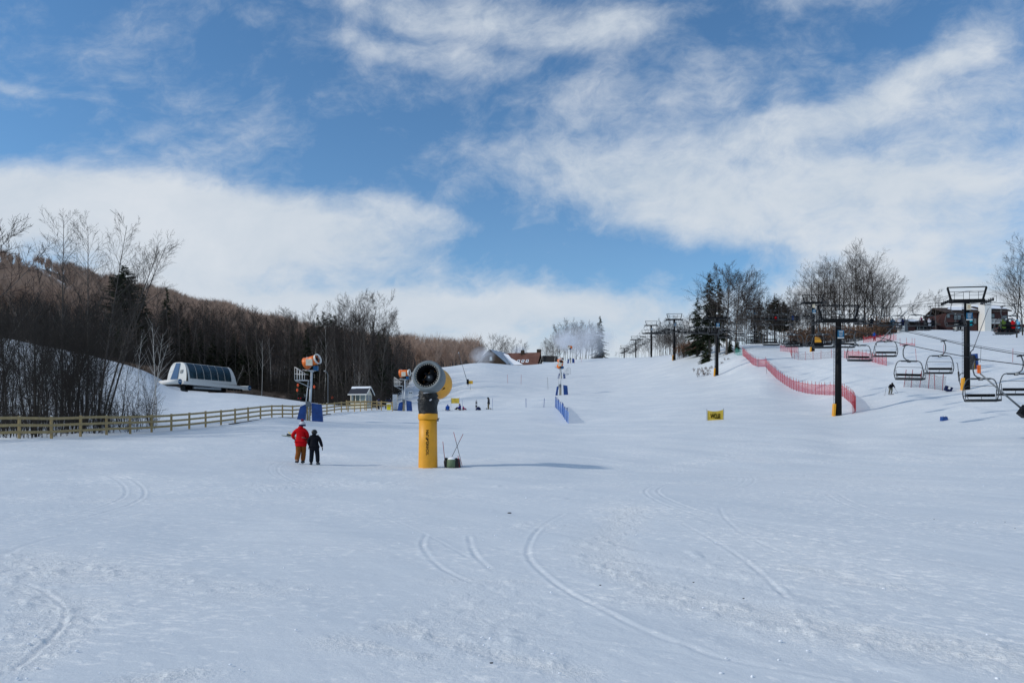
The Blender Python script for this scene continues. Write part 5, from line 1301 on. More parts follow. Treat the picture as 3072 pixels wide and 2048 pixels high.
# lamp post, orange markers and snowmobile by the wood
lp = G(984, 128); o = thing('lamp_post', lp, label='slim grey lamp post with bent top in front of the wood, left of the hut', cat='lamp post')
MB().tube([(0,0,-.3),(0,0,5.0),(-.12,-.1,5.5),(-.42,-.3,5.75)], .07, 8).build('pole', M_grey, o); MB().lathe([(0,0),(.16,-.06),(.1,.08),(0,.1)], 10, (-.5,-.33,5.72)).build('lamp', M_steel, o)
for px, row, lb in ((892,1170,'round orange marker at the wood edge left of the orange tower gun'),(894,1155,'small orange marker above another, left of the orange tower gun'),(943,1160,'orange marker disc just right of the orange gun pole'),(997,1192,'orange marker low at the wood edge right of the lamp post')):
    p = P(px, row, 140); g0 = base_z(px, 140); o = thing('marker_disc', (p.x, p.y, g0), label=lb, cat='marker'); zz = p.z-g0
    MB().tube([(0,0,-.3),(0,0,zz)], .02, 5).build('post', M_dsteel, o); MB().ball((0,-.03,zz), .20, 12, 8, (1,.25,1.5)).build('disc', mat('orange plastic', (.75,.10,.03), .5), o)
sm = G(912, 141, .02); sm.z = max(sm.z, base_z(912, 141)); o = thing('snowmobile', sm, math.radians(-20), 'dark snowmobile with red lights parked behind the snow mound, left of the orange gun', 'snowmobile')
mb = MB(); mb.prism([(-.4,-1.3,.3),(-.4,1.2,.3),(-.4,1.35,.7),(-.4,.7,1.05),(-.4,.2,1.0),(-.4,-.2,.75),(-.4,-1.35,.8)], (.8,0,0)); mb.build('body', M_black, o)
MB().add([(-.3,.55,1.0),(.3,.55,1.0),(.22,.25,1.5),(-.22,.25,1.5)], [(0,1,2,3)]).build('windshield', M_glass2, o)
for s_ in (-1,1):
    MB().box((s_*.25,-1.36,.72),(.14,.05,.12)).build('tail_light', mat('red lens', (.8,.01,.02), .3), o)
    MB().box((s_*.45,.9,.06),(.14,1.3,.05)).build('ski', M_redpole, o)
MB().box((0,-.4,.2),(.42,1.8,.34)).build('track', M_rubber, o)

# ------------------------------------------------------------------ lift station at the left
A = P(536, 1150, 146); Bv = Vector((4.4, 12.0, 0)).normalized(); A.z = float(gz(A.x, A.y))
st = thing('lift_station', A, -math.atan2(Bv.x, Bv.y), 'white and blue covered lift station with curved windows behind the snow mound', 'lift station')
# local: +y along the shell, +x towards the window side
zf = 9.05-A.z+1.7; ztop = 14.45-A.z
zf = P(0,1146,148).z-A.z; ztop = P(0,1088,147).z-A.z; Hs = ztop-zf
prof = []
for i in range(11):
    t = i/10; prof.append((.55+1.75*math.sin(t*PI/2)**.8, ztop-Hs*(1-math.cos(t*PI/2))*1.0))
Ls = 12.6; n = 6
def shell_pt(i, y): x, z = prof[i]; return Vector((x, y, z))
mb = MB(); mb.add([shell_pt(i, y)+Vector((-.03,0,-.02)) for y in (0,Ls) for i in range(11)], [(i,i+1,12+i,11+i) for i in range(10)], True)
for s_ in (1,):
    mb.quad((.57,0,ztop),(.57,Ls,ztop),(-.55,Ls,ztop),(-.55,0,ztop))
    mb.add([Vector((-q.x+0, q.y, q.z)) for q in [shell_pt(i, y) for y in (0,Ls) for i in range(11)]], [(i,i+1,12+i,11+i) for i in range(10)], True)
mb.build('shell', M_white, st)
mb = MB()   # near end wall, slanted out
pe = [Vector((x, -.55*(ztop-z)/Hs, z)) for x, z in prof]; pl_ = [Vector((-q.x, q.y, q.z)) for q in pe]
mb.add(pe+pl_[::-1], [tuple(range(22))]); mb.build('end_wall', M_white, st)
mb = MB(); f_ = lambda x, z: Vector((x, -.55*(ztop-z)/Hs-.06, z)); mb.prism([f_(-.50,ztop-.15), f_(.45,ztop-.15), f_(.15,zf+.1), f_(-1.55,zf+.1)], (0,-.05,0)); mb.build('blue_panel', M_bluep, st)
mb = MB(); mb.prism([f_(.75,ztop-1.5), f_(1.35,ztop-1.4), f_(1.25,ztop-2.0), f_(.65,ztop-2.1)], (0,-.04,0)); mb.build('vent', M_grey, st)
wl = (Ls-1.0)/n
for k in range(n):
    y0, y1 = .35+k*wl+.09, .35+(k+1)*wl-.09; mb = MB()
    mb.add([shell_pt(i, y)+Vector((.05,0,.03)) for y in (y0,y1) for i in range(2,10)], [(i,i+1,9+i,8+i) for i in range(7)], True); mb.build('window', M_glass, st)
mb = MB(); pe = [shell_pt(i, Ls) for i in range(11)]; qf = [Vector((q.x, Ls+.9*(1-(q.z-zf)/Hs), q.z)) for q in pe]; mb.add(pe+[Vector((-q.x, q.y, q.z)) for q in pe[::-1]], [tuple(range(22))])
mb.add(pe+qf, [(i,i+1,12+i,11+i) for i in range(10)], True); mb.build('end_wall', M_white, st)
zb_ = zf-.45
mb = MB(); mb.box((0,Ls/2,zb_-.15),(4.4,Ls+2.5,.5)); mb.box((.3,Ls/2,zb_-.75),(2.2,Ls*.8,.7)); mb.build('machinery_frame', M_black, st)
mb = MB(); mb.beam((2.45,-1.6,zb_+.12),(2.75,Ls+4.0,zb_-.05),.55,.62); mb.build('side_beam', M_white, st)
mb = MB(); mb.tube([(-2.0,-2.5,zb_+.05),(.5,-2.6,zb_+.2),(2.55,-2.4,zb_+.25)], .46, 16); tb = mb.build('end_tube', M_white, st)
for (c_, nm) in (((2.60,-2.4,zb_+.25), tb),):
    MB().tube([c_, (c_[0]+.08,c_[1],c_[2])], .47, 20).build('blue_disc', M_bluep, nm)
    me = text_mesh('POMA', .30, .004, .008); tx = link('lettering', me, M_white, nm); tx.location = (c_[0]+.10,c_[1],c_[2]); tx.rotation_euler = (PI/2,0,PI/2)
mb = MB(); mb.tube([(.5,Ls+4.0,zb_+.05),(3.1,Ls+3.8,zb_)], .46, 16); tb2 = mb.build('end_tube', M_white, st)
MB().tube([(3.1,Ls+3.8,zb_),(3.18,Ls+3.8,zb_)], .47, 20).build('blue_disc', M_bluep, tb2)
me = text_mesh('POMA', .30, .004, .008); tx = link('lettering', me, M_white, tb2); tx.location = (3.20,Ls+3.8,zb_); tx.rotation_euler = (PI/2,0,PI/2)
for y_ in (1.5, Ls-1.5): MB().box((0,y_,zb_/2-.3),(.8,.9,zb_+.2)).build('pier', M_grey, st)
for k in range(5): MB().tube([(2.3,Ls-1.5+k*.9,zb_-.45),(2.5,Ls-1.5+k*.9,zb_-.45)], .33, 14).build('tyre_wheel', M_rubber, st)
MB().beam((1.8,Ls*.15,zb_-.6),(2.2,Ls*.7,zb_-.55),.3,.5).build('rail', M_steel, st)

# ------------------------------------------------------------------ lodge in the dip of the crest
M_brick = mat('brown shingle wall', (.055,.038,.026), .85, var=.35, scale=1.5, bump=.4)
M_broof = mat('rust brown metal roof', (.10,.042,.028), .55, c2=(.20,.10,.075), scale=.35)
M_trim = mat('dark trim', (.02,.022,.025), .7)
def gable_house(o, c, ang, L, Wd, zE, zR, zB, wall, roof, over=.8, th=.3, snow=None):
    """gabled block: ridge along local +y rotated by ang about z, front gable at c; child parts of o"""
    R = Matrix.Rotation(ang, 3, 'Z'); c = Vector(c); w = Wd/2
    T = lambda x, y, z: R@Vector((x, y, 0))+Vector((c.x, c.y, 0))+Vector((0,0,z))-Vector((o.location.x, o.location.y, o.location.z))
    mb = MB(); vs_ = [T(-w,0,zB),T(w,0,zB),T(w,0,zE),T(0,0,zR),T(-w,0,zE)]+[T(-w,L,zB),T(w,L,zB),T(w,L,zE),T(0,L,zR),T(-w,L,zE)]
    mb.add(vs_, [(4,3,2,1,0),(5,6,7,8,9),(0,1,6,5),(1,2,7,6),(4,0,5,9)]); mb.build('wall', wall, o)
    sl = (zR-zE)/w; out = []
    for s_ in (1, -1):
        mb = MB(); e = w+over; zz = zE-over*sl
        pts = [T(0,-over,zR+.02),T(s_*e,-over,zz),T(s_*e,L+over,zz),T(0,L+over,zR+.02)]
        mb.add(pts+[p+Vector((0,0,th)) for p in pts], [(0,1,2,3),(7,6,5,4),(0,1,5,4),(1,2,6,5),(2,3,7,6),(3,0,4,7)]); out.append(mb.build('roof', roof if not isinstance(roof, tuple) else roof[0 if s_ > 0 else 1], o))
    mb = MB()
    for s_ in (1,-1): mb.beam(T(0,-over-.03,zR+.1), T(s_*(w+over),-over-.03,zE-over*sl+.1), .12, .45)
    mb.build('barge_board', M_trim, o)
    return T, out
lg0 = Vector((-8.9, 325, 29)); lg = thing('lodge', lg0, label='brown ski lodge with snowy and rust red gabled roofs in the dip of the crest', cat='lodge')
T, ro = gable_house(lg, (-8.9,325), -math.atan2(8,17.6), 20, 13, 30.2, 35.5, 25, M_brick, mat('blue grey metal roof', (.36,.41,.48), .6, c2=(.60,.65,.70), scale=.3), over=1.0)
mb = MB(); mb.prism([T(-.6,-.06,31.3)-Vector((0,0,.2)),T(.6,-.06,31.3)-Vector((0,0,.2)),T(.6,-.06,32.7),T(-.6,-.06,32.7)], (0,-.08,0)); mb.build('window', mat('bright window', (.45,.55,.60), .2), lg)
T2_, ro2 = gable_house(lg, (-2.5,333.2), -math.radians(104), 14.5, 12, 29.6, 34.75, 25, M_brick, M_broof, over=.8)
for k in range(3):   # skylights set low on the brown roof
    u = 6.0+k*1.9; s1 = T2_(3.9, u, 30.85+.55); s2 = T2_(3.9, u+1.2, 31.4); s3 = T2_(5.4, u+1.2, 30.1); s4 = T2_(5.4, u, 30.1)
    mb = MB(); mb.add([s1,s2,s3,s4]+[q+Vector((0,0,.35)) for q in (s1,s2,s3,s4)], [(4,5,6,7),(0,1,5,4),(1,2,6,5),(2,3,7,6),(3,0,4,7)]); sk = mb.build('skylight', M_snowcap, lg)
    c_ = (s1+s2+s3+s4)/4+Vector((0,0,.36)); q = [c_+(p-c_+Vector((0,0,.36)))*.5 for p in (s1,s2,s3,s4)]; MB().add([p+Vector((0,0,.06)) for p in q], [(0,1,2,3)]).build('pane', M_glass, sk)
mb = MB(); q1 = [T2_(6.9,-2.5,28.9),T2_(6.9,9.2,28.9),T2_(5.6,7.0,30.1),T2_(3.2,3.0,32.15),T2_(1.2,1.2,33.9),T2_(.4,-.8,34.5),T2_(3.0,-2.2,32.4)]
mb.add([p+Vector((0,-.1,.42)) for p in q1], [tuple(range(7))]); mb.build('snow_cap', M_snowcap, lg)
for px, r0, r1, w_ in ((1568,1062,1051,1.6),(1617,1060,1048,1.9)):
    a = P(px, r0, 331)-lg0; b_ = P(px, r1, 331)-lg0; MB().box((a+b_)/2-Vector((0,0,.8)), (w_,w_,(b_-a).length+1.6)).build('chimney', M_brick, lg)
MB().ball(P(1567,1049,331)-lg0, .75, 10, 7).build('chimney_cap', M_steel, lg)
T3, ro3 = gable_house(lg, (13.5,330), -math.radians(80), 5.5, 8, 29.6, 33.4, 25, M_brick, mat('dark roof', (.03,.026,.024), .8), over=.5)
MB().beam(T3(4.7,-1.5,30.2), T3(4.7,3,30.2), 2.0, .5).build('snow_cap', M_snowcap, lg)

# ------------------------------------------------------------------ condos at the right
M_cond = mat('dark red brown siding', (.065,.028,.026), .8, var=.3, scale=.9)
M_croof = mat('weathered shingle roof', (.06,.045,.04), .85)
def windows(o, specs, m_=M_glass2, fr=M_trim):
    for (x0, x1, z0, z1, y) in specs:
        f_ = MB(); f_.box(((x0+x1)/2,y-.05,(z0+z1)/2),(x1-x0+.16,.08,z1-z0+.16)); w_ = f_.build('window', fr, o)
        mb = MB(); n_ = max(1, round((x1-x0)/.9)); ww = (x1-x0)/n_
        for i in range(n_): mb.box((x0+ww*(i+.5),y-.10,(z0+z1)/2),(ww-.12,.04,z1-z0-.08))
        mb.build('pane', m_, w_)
def balcony(o, x0, x1, z, y, depth=1.3, h=.95):
    f_ = MB(); f_.box(((x0+x1)/2,y-depth/2,z),(x1-x0,depth,.16)); b_ = f_.build('balcony', M_white, o)
    mb = MB(); mb.box(((x0+x1)/2,y-depth,z+h),(x1-x0,.07,.09)); mb.box(((x0+x1)/2,y-depth,z+.18),(x1-x0,.05,.06)); n_ = int((x1-x0)/.22)
    for i in range(n_+1): mb.box((x0+(x1-x0)*i/n_,y-depth,z+h/2),(.07 if i % 7 else .14,.05,h))
    mb.build('railing', M_white, b_)
dC = 188; s_ = dC/F
def condo(px0, px1, row_e, row_b, row_r, label, extra=0):
    x0, x1 = (px0-CX)*s_, (px1-CX)*s_; zb, ze, zr = CZ+(H0-row_b)*s_, CZ+(H0-row_e)*s_, CZ+(H0-row_r)*s_
    o = thing('condo_building', (x0, dC, zb), label=label, cat='condo building'); w = x1-x0; H = ze-zb
    mb = MB(); mb.box((w/2,4.5,H/2-1.5),(w,9,H+3)); mb.build('wall', M_cond, o)
    rf = MB(); rf.add([(-.5,-.7,H-.1),(w+.5,-.7,H-.1),(w+.5,5,zr-zb),(-.5,5,zr-zb),(-.5,-.7,H+.2),(w+.5,-.7,H+.2),(w+.5,5,zr-zb+.3),(-.5,5,zr-zb+.3)], [(0,1,2,3),(4,5,6,7),(0,1,5,4),(1,2,6,5),(2,3,7,6),(3,0,4,7)]); r_ = rf.build('roof', M_croof, o)
    rf = MB(); rf.prism([(-.5,9.7,H),(-.5,5,zr-zb),(-.5,5,zr-zb+.3),(-.5,9.7,H+.3)], (w+1,0,0)); rf.build('roof', M_croof, o)
    return o, w, H, zr-zb, r_
o, w, H, R_, rf = condo(2838, 2932, 938, 1000, 917, 'dark red-brown condo building with snowy roof, left of the white chimney tower')
f2 = lambda x, y, dz=.62: Vector((x, y, H+(R_-H)*(y+.7)/5.7+dz-.08))
MB().add([f2(1.2,-.6),f2(3.6,-.6),f2(4.4,1.0),f2(w+.4,-.2),f2(w+.4,4.9),f2(3,4.9),f2(2.2,2.8),f2(1.0,1.2)], [tuple(range(8))]).build('snow_cap', M_snowcap, rf)
windows(o, [(1.9,3.6,H-1.7,H-.6,0),(1.9,3.7,H-3.5,H-2.3,0),(5.9,7.4,H-2.7,H-1.4,0),(.2,.9,H-1.2,H-.3,0),(1.9,3.7,.5,1.7,0)])
balcony(o, 1.7, 4.0, H-3.75, 0); balcony(o, 1.9, 4.4, .1, 0)
MB().box((1.75,-.9,1.0),(.12,.12,2.2)).build('porch_post', M_white, o)
cxp = (2943-CX)*s_; zt = CZ+(H0-908)*s_; zb = CZ+(H0-1000)*s_
o = thing('chimney_tower', (cxp, dC-1.5, zb), label='tall plain white stair tower between the two condo buildings', cat='tower'); MB().box((0,0,(zt-zb)/2-1),(1.55,2.6,zt-zb+2)).build('wall', M_white, o); MB().box((0,0,zt-zb+.06),(1.7,2.8,.14)).build('snow_cap', M_snowcap, o)
o, w, H, R_, rf = condo(2951, 3024, 934, 1000, 913, 'dark red-brown condo building with white balconies, right of the white tower')
f2 = lambda x, y, dz=.62: Vector((x, y, H+(R_-H)*(y+.7)/5.7+dz-.08))
MB().add([f2(-.4,-.6),f2(3,-.6),f2(w+.4,-.6),f2(w+.4,4.9),f2(-.4,4.9)], [tuple(range(5))]).build('snow_cap', M_snowcap, rf); MB().box((3.0,2.6,H+.35+(R_-H)*.58),(1.6,.5,.12)).build('skylight', M_black, rf)
windows(o, [(.5,1.2,H-1.6,H-.6,0),(1.5,2.6,H-1.6,H-.6,0),(.8,2.8,H-2.9,H-2.3,0),(4.3,5.6,H-2.4,H-1.1,0),(4.3,5.6,.9,2.1,0)])
MB().box((1.9,-.06,1.2),(3.0,.05,1.5)).build('porch_shade', M_black, o)  # flat black panel on the wall standing in for shade inside the porch
balcony(o, .2, 3.5, 2.35, 0); balcony(o, .3, 3.6, -.1, 0); MB().box((.2,-1.25,1.2),(.1,.1,2.6)).build('porch_post', M_white, o); MB().box((3.5,-1.25,1.2),(.1,.1,2.6)).build('porch_post', M_white, o)
o, w, H, R_, rf = condo(2746, 2812, 975, 992, 955, 'low dark house with sloping brown and snowy roof behind the chair with four riders')
f2 = lambda x, y, dz=.62: Vector((x, y, H+(R_-H)*(y+.7)/5.7+dz-.08)); MB().add([f2(-.4,-.5),f2(1.0,2.0),f2(2.6,2.4),f2(1.6,4.9),f2(-.4,4.9)], [tuple(range(5))]).build('snow_cap', M_snowcap, rf); windows(o, [(.3,2.2,.2,1.1,0)])
o, w, H, R_, rf = condo(2694, 2752, 972, 985, 960, 'low snow-roofed house left of the low dark one at the slope top')
f2 = lambda x, y, dz=.62: Vector((x, y, H+(R_-H)*(y+.7)/5.7+dz-.08)); MB().add([f2(-.4,-.6),f2(w+.4,-.6),f2(w+.4,4.9),f2(-.4,4.9)], [tuple(range(4))]).build('snow_cap', M_snowcap, rf)
zt = P(0,956,184).z; zb = P(0,988,184).z; xq = P(2703,0,184).x
o = thing('chimney_tower', (xq, 184, zb), label='short white square tower at the low snow-roofed house', cat='tower'); MB().box((0,0,(zt-zb)/2-.8),(1.1,1.4,zt-zb+1.6)).build('wall', M_white, o); MB().box((.95,.1,(zt-zb)/2-.9),(.9,1.2,zt-zb+1.2)).build('side_wall', M_grey, o)
o = thing('condo_building', P(3038,1003,150), label='brown timber building with deck at the right edge behind the riders', cat='condo building')
MB().box((3.2,3,.2),(6.4,6,3.6)).build('wall', M_cond, o); MB().box((2.0,-.8,-.9),(4.4,1.6,.9)).build('deck', mat('brown deck', (.12,.06,.035), .8), o); windows(o, [(1.4,2.6,.4,1.4,0)])

# ------------------------------------------------------------------ small things on the right slope
bx = G(2833, 56); o = thing('slope_pad', bx, math.radians(8), 'small dark blue pad lying on the open slope below the black net', 'pad')
mb = MB(); mb.prism([(-.24,-.14,-.05),(.24,-.14,-.05),(.20,-.06,.26),(-.16,-.06,.26)], (0,.3,.0)); mb.build('pad', M_blue, o)
MB().tube([(-.12,-.04,.25),(-.12,-.02,.31)], .02, 5).build('strap', M_blue, o); MB().tube([(.1,-.04,.25),(.1,-.02,.31)], .02, 5).build('strap', M_blue, o)
bx = G(2845, 78); o = thing('tipped_pad', bx, math.radians(-10), 'dark tipped box with a pale label at the end of the black net', 'box')
bd_ = MB(); bd_.box((0,0,.25),(.62,.5,.5), Euler((.1,.35,0)).to_matrix()); bb = bd_.build('box', M_navy, o); MB().box((.0,-.27,.33),(.2,.02,.24), Euler((.1,.35,0)).to_matrix()).build('sticker', M_white, bb)
bx = P(2921, 1118, 92); bx.z = float(gz(bx.x, bx.y)); o = thing('pad_stack', bx, math.radians(20), 'blue and black pads standing round a yellow-footed hydrant right of the condo tower', 'pad')
MB().box((-.30,0,.8),(.30,.5,1.7), Euler((0,.08,0)).to_matrix()).build('black_pad', M_rubber, o); MB().box((.22,0,.9),(.34,.6,1.9), Euler((0,-.10,0)).to_matrix()).build('blue_pad', M_blue, o); MB().tube([(0,-.1,-.2),(0,-.1,1.4)], .08, 8).build('hydrant_pipe', M_yellow2, o)
bx = P(2883, 1116, 80); bx.z = float(gz(bx.x, bx.y))
tag(MB().tube([(0,0,.0),(-.25,0,.9),(-.05,0,1.35),(.3,.1,1.5),(.7,.1,1.4)], .05, 8).build('hose', M_grey), 'looped grey water hose left of the condo tower foot', 'hose').location = bx
bx2 = P(2878, 1110, 84); bx2.z = float(gz(bx2.x, bx2.y)); o = thing('hydrant_lance', bx2, label='short black and grey hydrant wand leaning by the hose', cat='hydrant'); MB().tube([(0,0,-.1),(-.1,0,1.0)], .09, 8).build('sleeve', M_rubber, o); MB().tube([(-.1,0,1.0),(-.2,0,1.9),(-.32,0,1.95)], .035, 6).build('wand', M_dsteel, o)
yp = G(2452, 150); o = thing('yellow_pad', yp, label='yellow pad standing at the foot of the bushes right of the second condo-lift tower', cat='pad'); mb = MB(); mb.prism([(-.75,0,-.1),(.75,0,-.1),(.8,0,1.3),(.45,0,1.9),(-.35,0,2.05),(-.8,0,1.7)], (0,.35,0)); mb.build('pad', M_yellow, o); MB().box((0,.2,-.1),(1.5,.5,.15)).build('foot', M_black, o)
# small dark bits on the foreground snow
for k, (px, row) in enumerate(((1528,1541),(1473,2001),(1800,1761),(3045,1588),(2080,1753),(2230,1802),(3015,1569),(2802,1560))):
    x, d = unproj(px, row); mb = MB(); s1 = .009 if k else .022
    mb.ball((0,0,.012), s1, 7, 5, (2.2 if k == 0 else 1.2,.7,.6)); mb.ball((s1*1.2,.01,.01), s1*.6, 6, 4)
    b_ = mb.build('debris', M_rubber); b_.location = (x, d, float(gz(x, d))+.01); tag(b_, 'tiny dark speck of debris on the foreground snow', 'debris', 'dark specks on the snow')
# ------------------------------------------------------------------ people
TMP = bpy.data.scenes.new('tmp')
def skin(verts, edges, name, sub=2, sx=1.0):
    """grow one continuous surface round a jointed skeleton"""
    me = bpy.data.meshes.new(name); bm = bmesh.new(); vl = {}
    ly = bm.verts.layers.skin.verify()
    for i, (k, (x, y, z, r)) in enumerate(verts.items()):
        v = bm.verts.new((x, y, z)); vl[k] = v; q = v[ly]; q.radius = (r*sx, r) if not isinstance(r, tuple) else r; q.use_root = (i == 0)
    for a, b_ in edges: bm.edges.new((vl[a], vl[b_]))
    bm.to_mesh(me); bm.free()
    ob = bpy.data.objects.new(name, me); TMP.collection.objects.link(ob)
    m1 = ob.modifiers.new('s', 'SKIN'); m1.use_smooth_shade = True; m2 = ob.modifiers.new('u', 'SUBSURF'); m2.levels = sub; m2.render_levels = sub
    TMP.view_layers[0].update()
    out_ = bpy.data.meshes.new_from_object(ob.evaluated_get(TMP.view_layers[0].depsgraph))
    bpy.data.objects.remove(ob); bpy.data.meshes.remove(me); out_.name = name
    out_.polygons.foreach_set('use_smooth', [True]*len(out_.polygons)); return out_
STAND = dict(hip=(0,0,.93), waist=(0,0,1.10), chest=(0,0,1.33), neck=(0,.0,1.50), head=(0,.02,1.60), crown=(0,.01,1.70),
    sl=(-.19,0,1.42), el=(-.27,-.02,1.15), wl=(-.28,.08,.92), fl=(-.28,.12,.84), sr=(.19,0,1.42), er=(.27,-.02,1.15), wr=(.28,.08,.92), fr=(.28,.12,.84),
    hl=(-.10,0,.88), kl=(-.12,.03,.48), al=(-.13,0,.10), tl=(-.14,.15,.04), hr=(.10,0,.88), kr=(.12,.03,.48), ar=(.13,0,.10), tr=(.14,.15,.04))
def pose(**kw):
    d = dict(STAND); d.update(kw); return d
SIT = pose(hip=(0,0,.12), waist=(0,-.03,.30), chest=(0,-.02,.52), neck=(0,.03,.69), head=(0,.07,.79), crown=(0,.06,.89),
    sl=(-.19,0,.62), el=(-.26,.06,.38), wl=(-.20,.28,.30), fl=(-.17,.34,.28), sr=(.19,0,.62), er=(.26,.06,.38), wr=(.20,.28,.30), fr=(.17,.34,.28),
    hl=(-.10,.02,.10), kl=(-.13,.42,.12), al=(-.13,.46,-.32), tl=(-.14,.62,-.38), hr=(.10,.02,.10), kr=(.13,.42,.12), ar=(.13,.46,-.32), tr=(.14,.62,-.38))
SITSNOW = dict(SIT); SITSNOW.update(kl=(-.16,.40,.40), al=(-.17,.72,.06), tl=(-.17,.86,.12), kr=(.16,.40,.40), ar=(.17,.72,.06), tr=(.17,.86,.12))
def person(loc, rz, s, P_, label, jacket, trousers, head='hood', headm=None, gloves=None, boots=None, skinm=None, fingers=False, hem=.20, skis=None, scale_x=1.0):
    o = thing('person', loc, rz, label, 'person'); o.scale = (s*scale_x, s, s); V = lambda k, r: (*P_[k], r)
    body = {k: V(k, r) for k, r in dict(hip=.115, waist=.11, chest=.13, neck=.055, head=.088, crown=.075, sl=.06, el=.042, wl=.024, fl=.018, sr=.06, er=.042, wr=.024, fr=.018, hl=.085, kl=.06, al=.042, tl=.035, hr=.085, kr=.06, ar=.042, tr=.035).items()}
    h = Vector(P_['head']); body['nose'] = (h.x, h.y+.10, h.z-.01, .02)
    ed = [('hip','waist'),('waist','chest'),('chest','neck'),('neck','head'),('head','crown'),('head','nose'),('chest','sl'),('sl','el'),('el','wl'),('wl','fl'),('chest','sr'),('sr','er'),('er','wr'),('wr','fr'),('hip','hl'),('hl','kl'),('kl','al'),('al','tl'),('hip','hr'),('hr','kr'),('kr','ar'),('ar','tr')]
    link('body', skin(body, ed, 'body'), skinm or M_skin, o)
    up = (Vector(P_['chest'])-Vector(P_['hip'])).normalized(); hb_ = Vector(P_['hip'])-up*hem*.55
    jk = {'waist': V('waist', .172), 'chest': V('chest', .18), 'yoke': (*(Vector(P_['neck'])-up*.07), .125), 'collar': (*(Vector(P_['neck'])-up*.0), .092), 'hem': (*hb_, .20), 'hem2': (*(hb_-up*.03), .195), 'hip': V('hip', .192), 'sl': V('sl', .105), 'el': V('el', .078), 'wl': V('wl', .060), 'sr': V('sr', .105), 'er': V('er', .078), 'wr': V('wr', .060)}
    je = [('waist','chest'),('chest','yoke'),('yoke','collar'),('waist','hip'),('hip','hem'),('hem','hem2'),('chest','sl'),('sl','el'),('el','wl'),('chest','sr'),('sr','er'),('er','wr')]
    link('jacket', skin(jk, je, 'jacket', sx=1.22), jacket, o)
    tv = {'hip': V('hip', .150), 'hl': V('hl', .13), 'kl': V('kl', .105), 'al': V('al', .095), 'hr': V('hr', .13), 'kr': V('kr', .105), 'ar': V('ar', .095)}
    link('trousers', skin(tv, [('hip','hl'),('hl','kl'),('kl','al'),('hip','hr'),('hr','kr'),('kr','ar')], 'trousers'), trousers, o)
    for a, t in (('al','tl'),('ar','tr')):
        A_, T_ = Vector(P_[a]), Vector(P_[t]); bk_ = A_-(T_-A_).normalized()*.07
        link('boot', skin({'a': (*A_, .072), 'h': (bk_.x, bk_.y, T_.z+.02, .06), 't': (T_.x, T_.y, T_.z+.012, .052)}, [('a','h'),('a','t')], 'boot'), boots or M_rubber, o)
    for w_, f_, sd in (('wl','fl',-1),('wr','fr',1)):
        W_, F_ = Vector(P_[w_]), Vector(P_[f_]); d = (F_-W_).normalized(); sdv = d.cross(Vector((sd,0,0))).normalized()
        if fingers:
            gv = {'w': (*W_, .036), 'p': (*(W_+d*.07), .042)}; ge = [('w','p')]
            for q, (off, ln) in enumerate(((-.030,.085),(-.010,.10),(.010,.095),(.028,.075))):
                c0 = W_+d*.09+sdv*off; c1 = c0+d*ln*.55; c2 = c0+d*ln+Vector((-sd*.02,0,0)); gv[f'a{q}'] = (*c0, .014); gv[f'b{q}'] = (*c1, .013); gv[f'c{q}'] = (*c2, .011); ge += [('p',f'a{q}'),(f'a{q}',f'b{q}'),(f'b{q}',f'c{q}')]
            t0 = W_+d*.04-sdv*.035; gv['t0'] = (*t0, .015); gv['t1'] = (*(t0+d*.045-sdv*.022), .013); ge += [('p','t0'),('t0','t1')]
        else:
            gv = {'w': (*W_, .042), 'p': (*(W_+d*.07), .050), 'f': (*(W_+d*.14), .036), 't': (*(W_+d*.09-sdv*.055), .018)}; ge = [('w','p'),('p','f'),('p','t')]
        link('glove', skin(gv, ge, 'glove', 1), gloves or M_rubber, o)
    hm = headm or jacket; c, n_ = Vector(P_['crown']), Vector(P_['neck'])
    if head == 'helmet':
        mb = MB(); mb.ball(h+Vector((0,-.012,.035)), .142, 18, 12, (.92,1.05,.95)); mb.build('helmet', hm, o)
        MB().tube([h+Vector((-.115,.04,.02)), h+Vector((-.08,.125,.02)), h+Vector((.08,.125,.02)), h+Vector((.115,.04,.02))], .024, 8).build('goggles', M_black, o)
    elif head == 'beanie':
        mb = MB(); mb.lathe([(.115,-.03),(.122,.03),(.118,.08),(.09,.13),(.045,.155),(0,.16)], 20, h+Vector((0,-.01,.0))); bn = mb.build('knit_hat', hm, o)
        MB().lathe([(.124,-.045),(.130,-.02),(.127,.02),(.12,.03)], 20, h+Vector((0,-.01,.0))).build('hat_band', M_navy, bn)
        MB().ball(h+Vector((0,-.01,.20)), .062, 12, 8).build('bobble', mat('maroon wool', (.18,.012,.03), .9, bump=.8, scale=40), bn)
    else:
        hd_ = {'a': (*(n_+Vector((0,-.04,-.02))), .12), 'b': (*(h+Vector((0,-.03,.02))), .125), 'c': (*(c+Vector((0,-.02,.0))), .09)}
        link('hood', skin(hd_, [('a','b'),('b','c')], 'hood'), hm, o)
    if head == 'beanie' or head == 'helmet':
        hd_ = {'a': (-.10, n_.y-.03, n_.z-.015, .065), 'b': (0, n_.y-.10, n_.z-.01, .085), 'c': (.10, n_.y-.03, n_.z-.015, .065)}
        link('hood', skin(hd_, [('a','b'),('b','c')], 'hood'), jacket, o)
    if skis == 'skis':
        for t in ('tl','tr'):
            T_ = Vector(P_[t]); mb = MB(); mb.tube([T_+Vector((0,-.75,-.055)), T_+Vector((0,.65,-.055)), T_+Vector((0,.80,.0))], .032, 6); mb.build('ski', M_dsteel, o)
    if skis == 'poles':
        pass
    return o
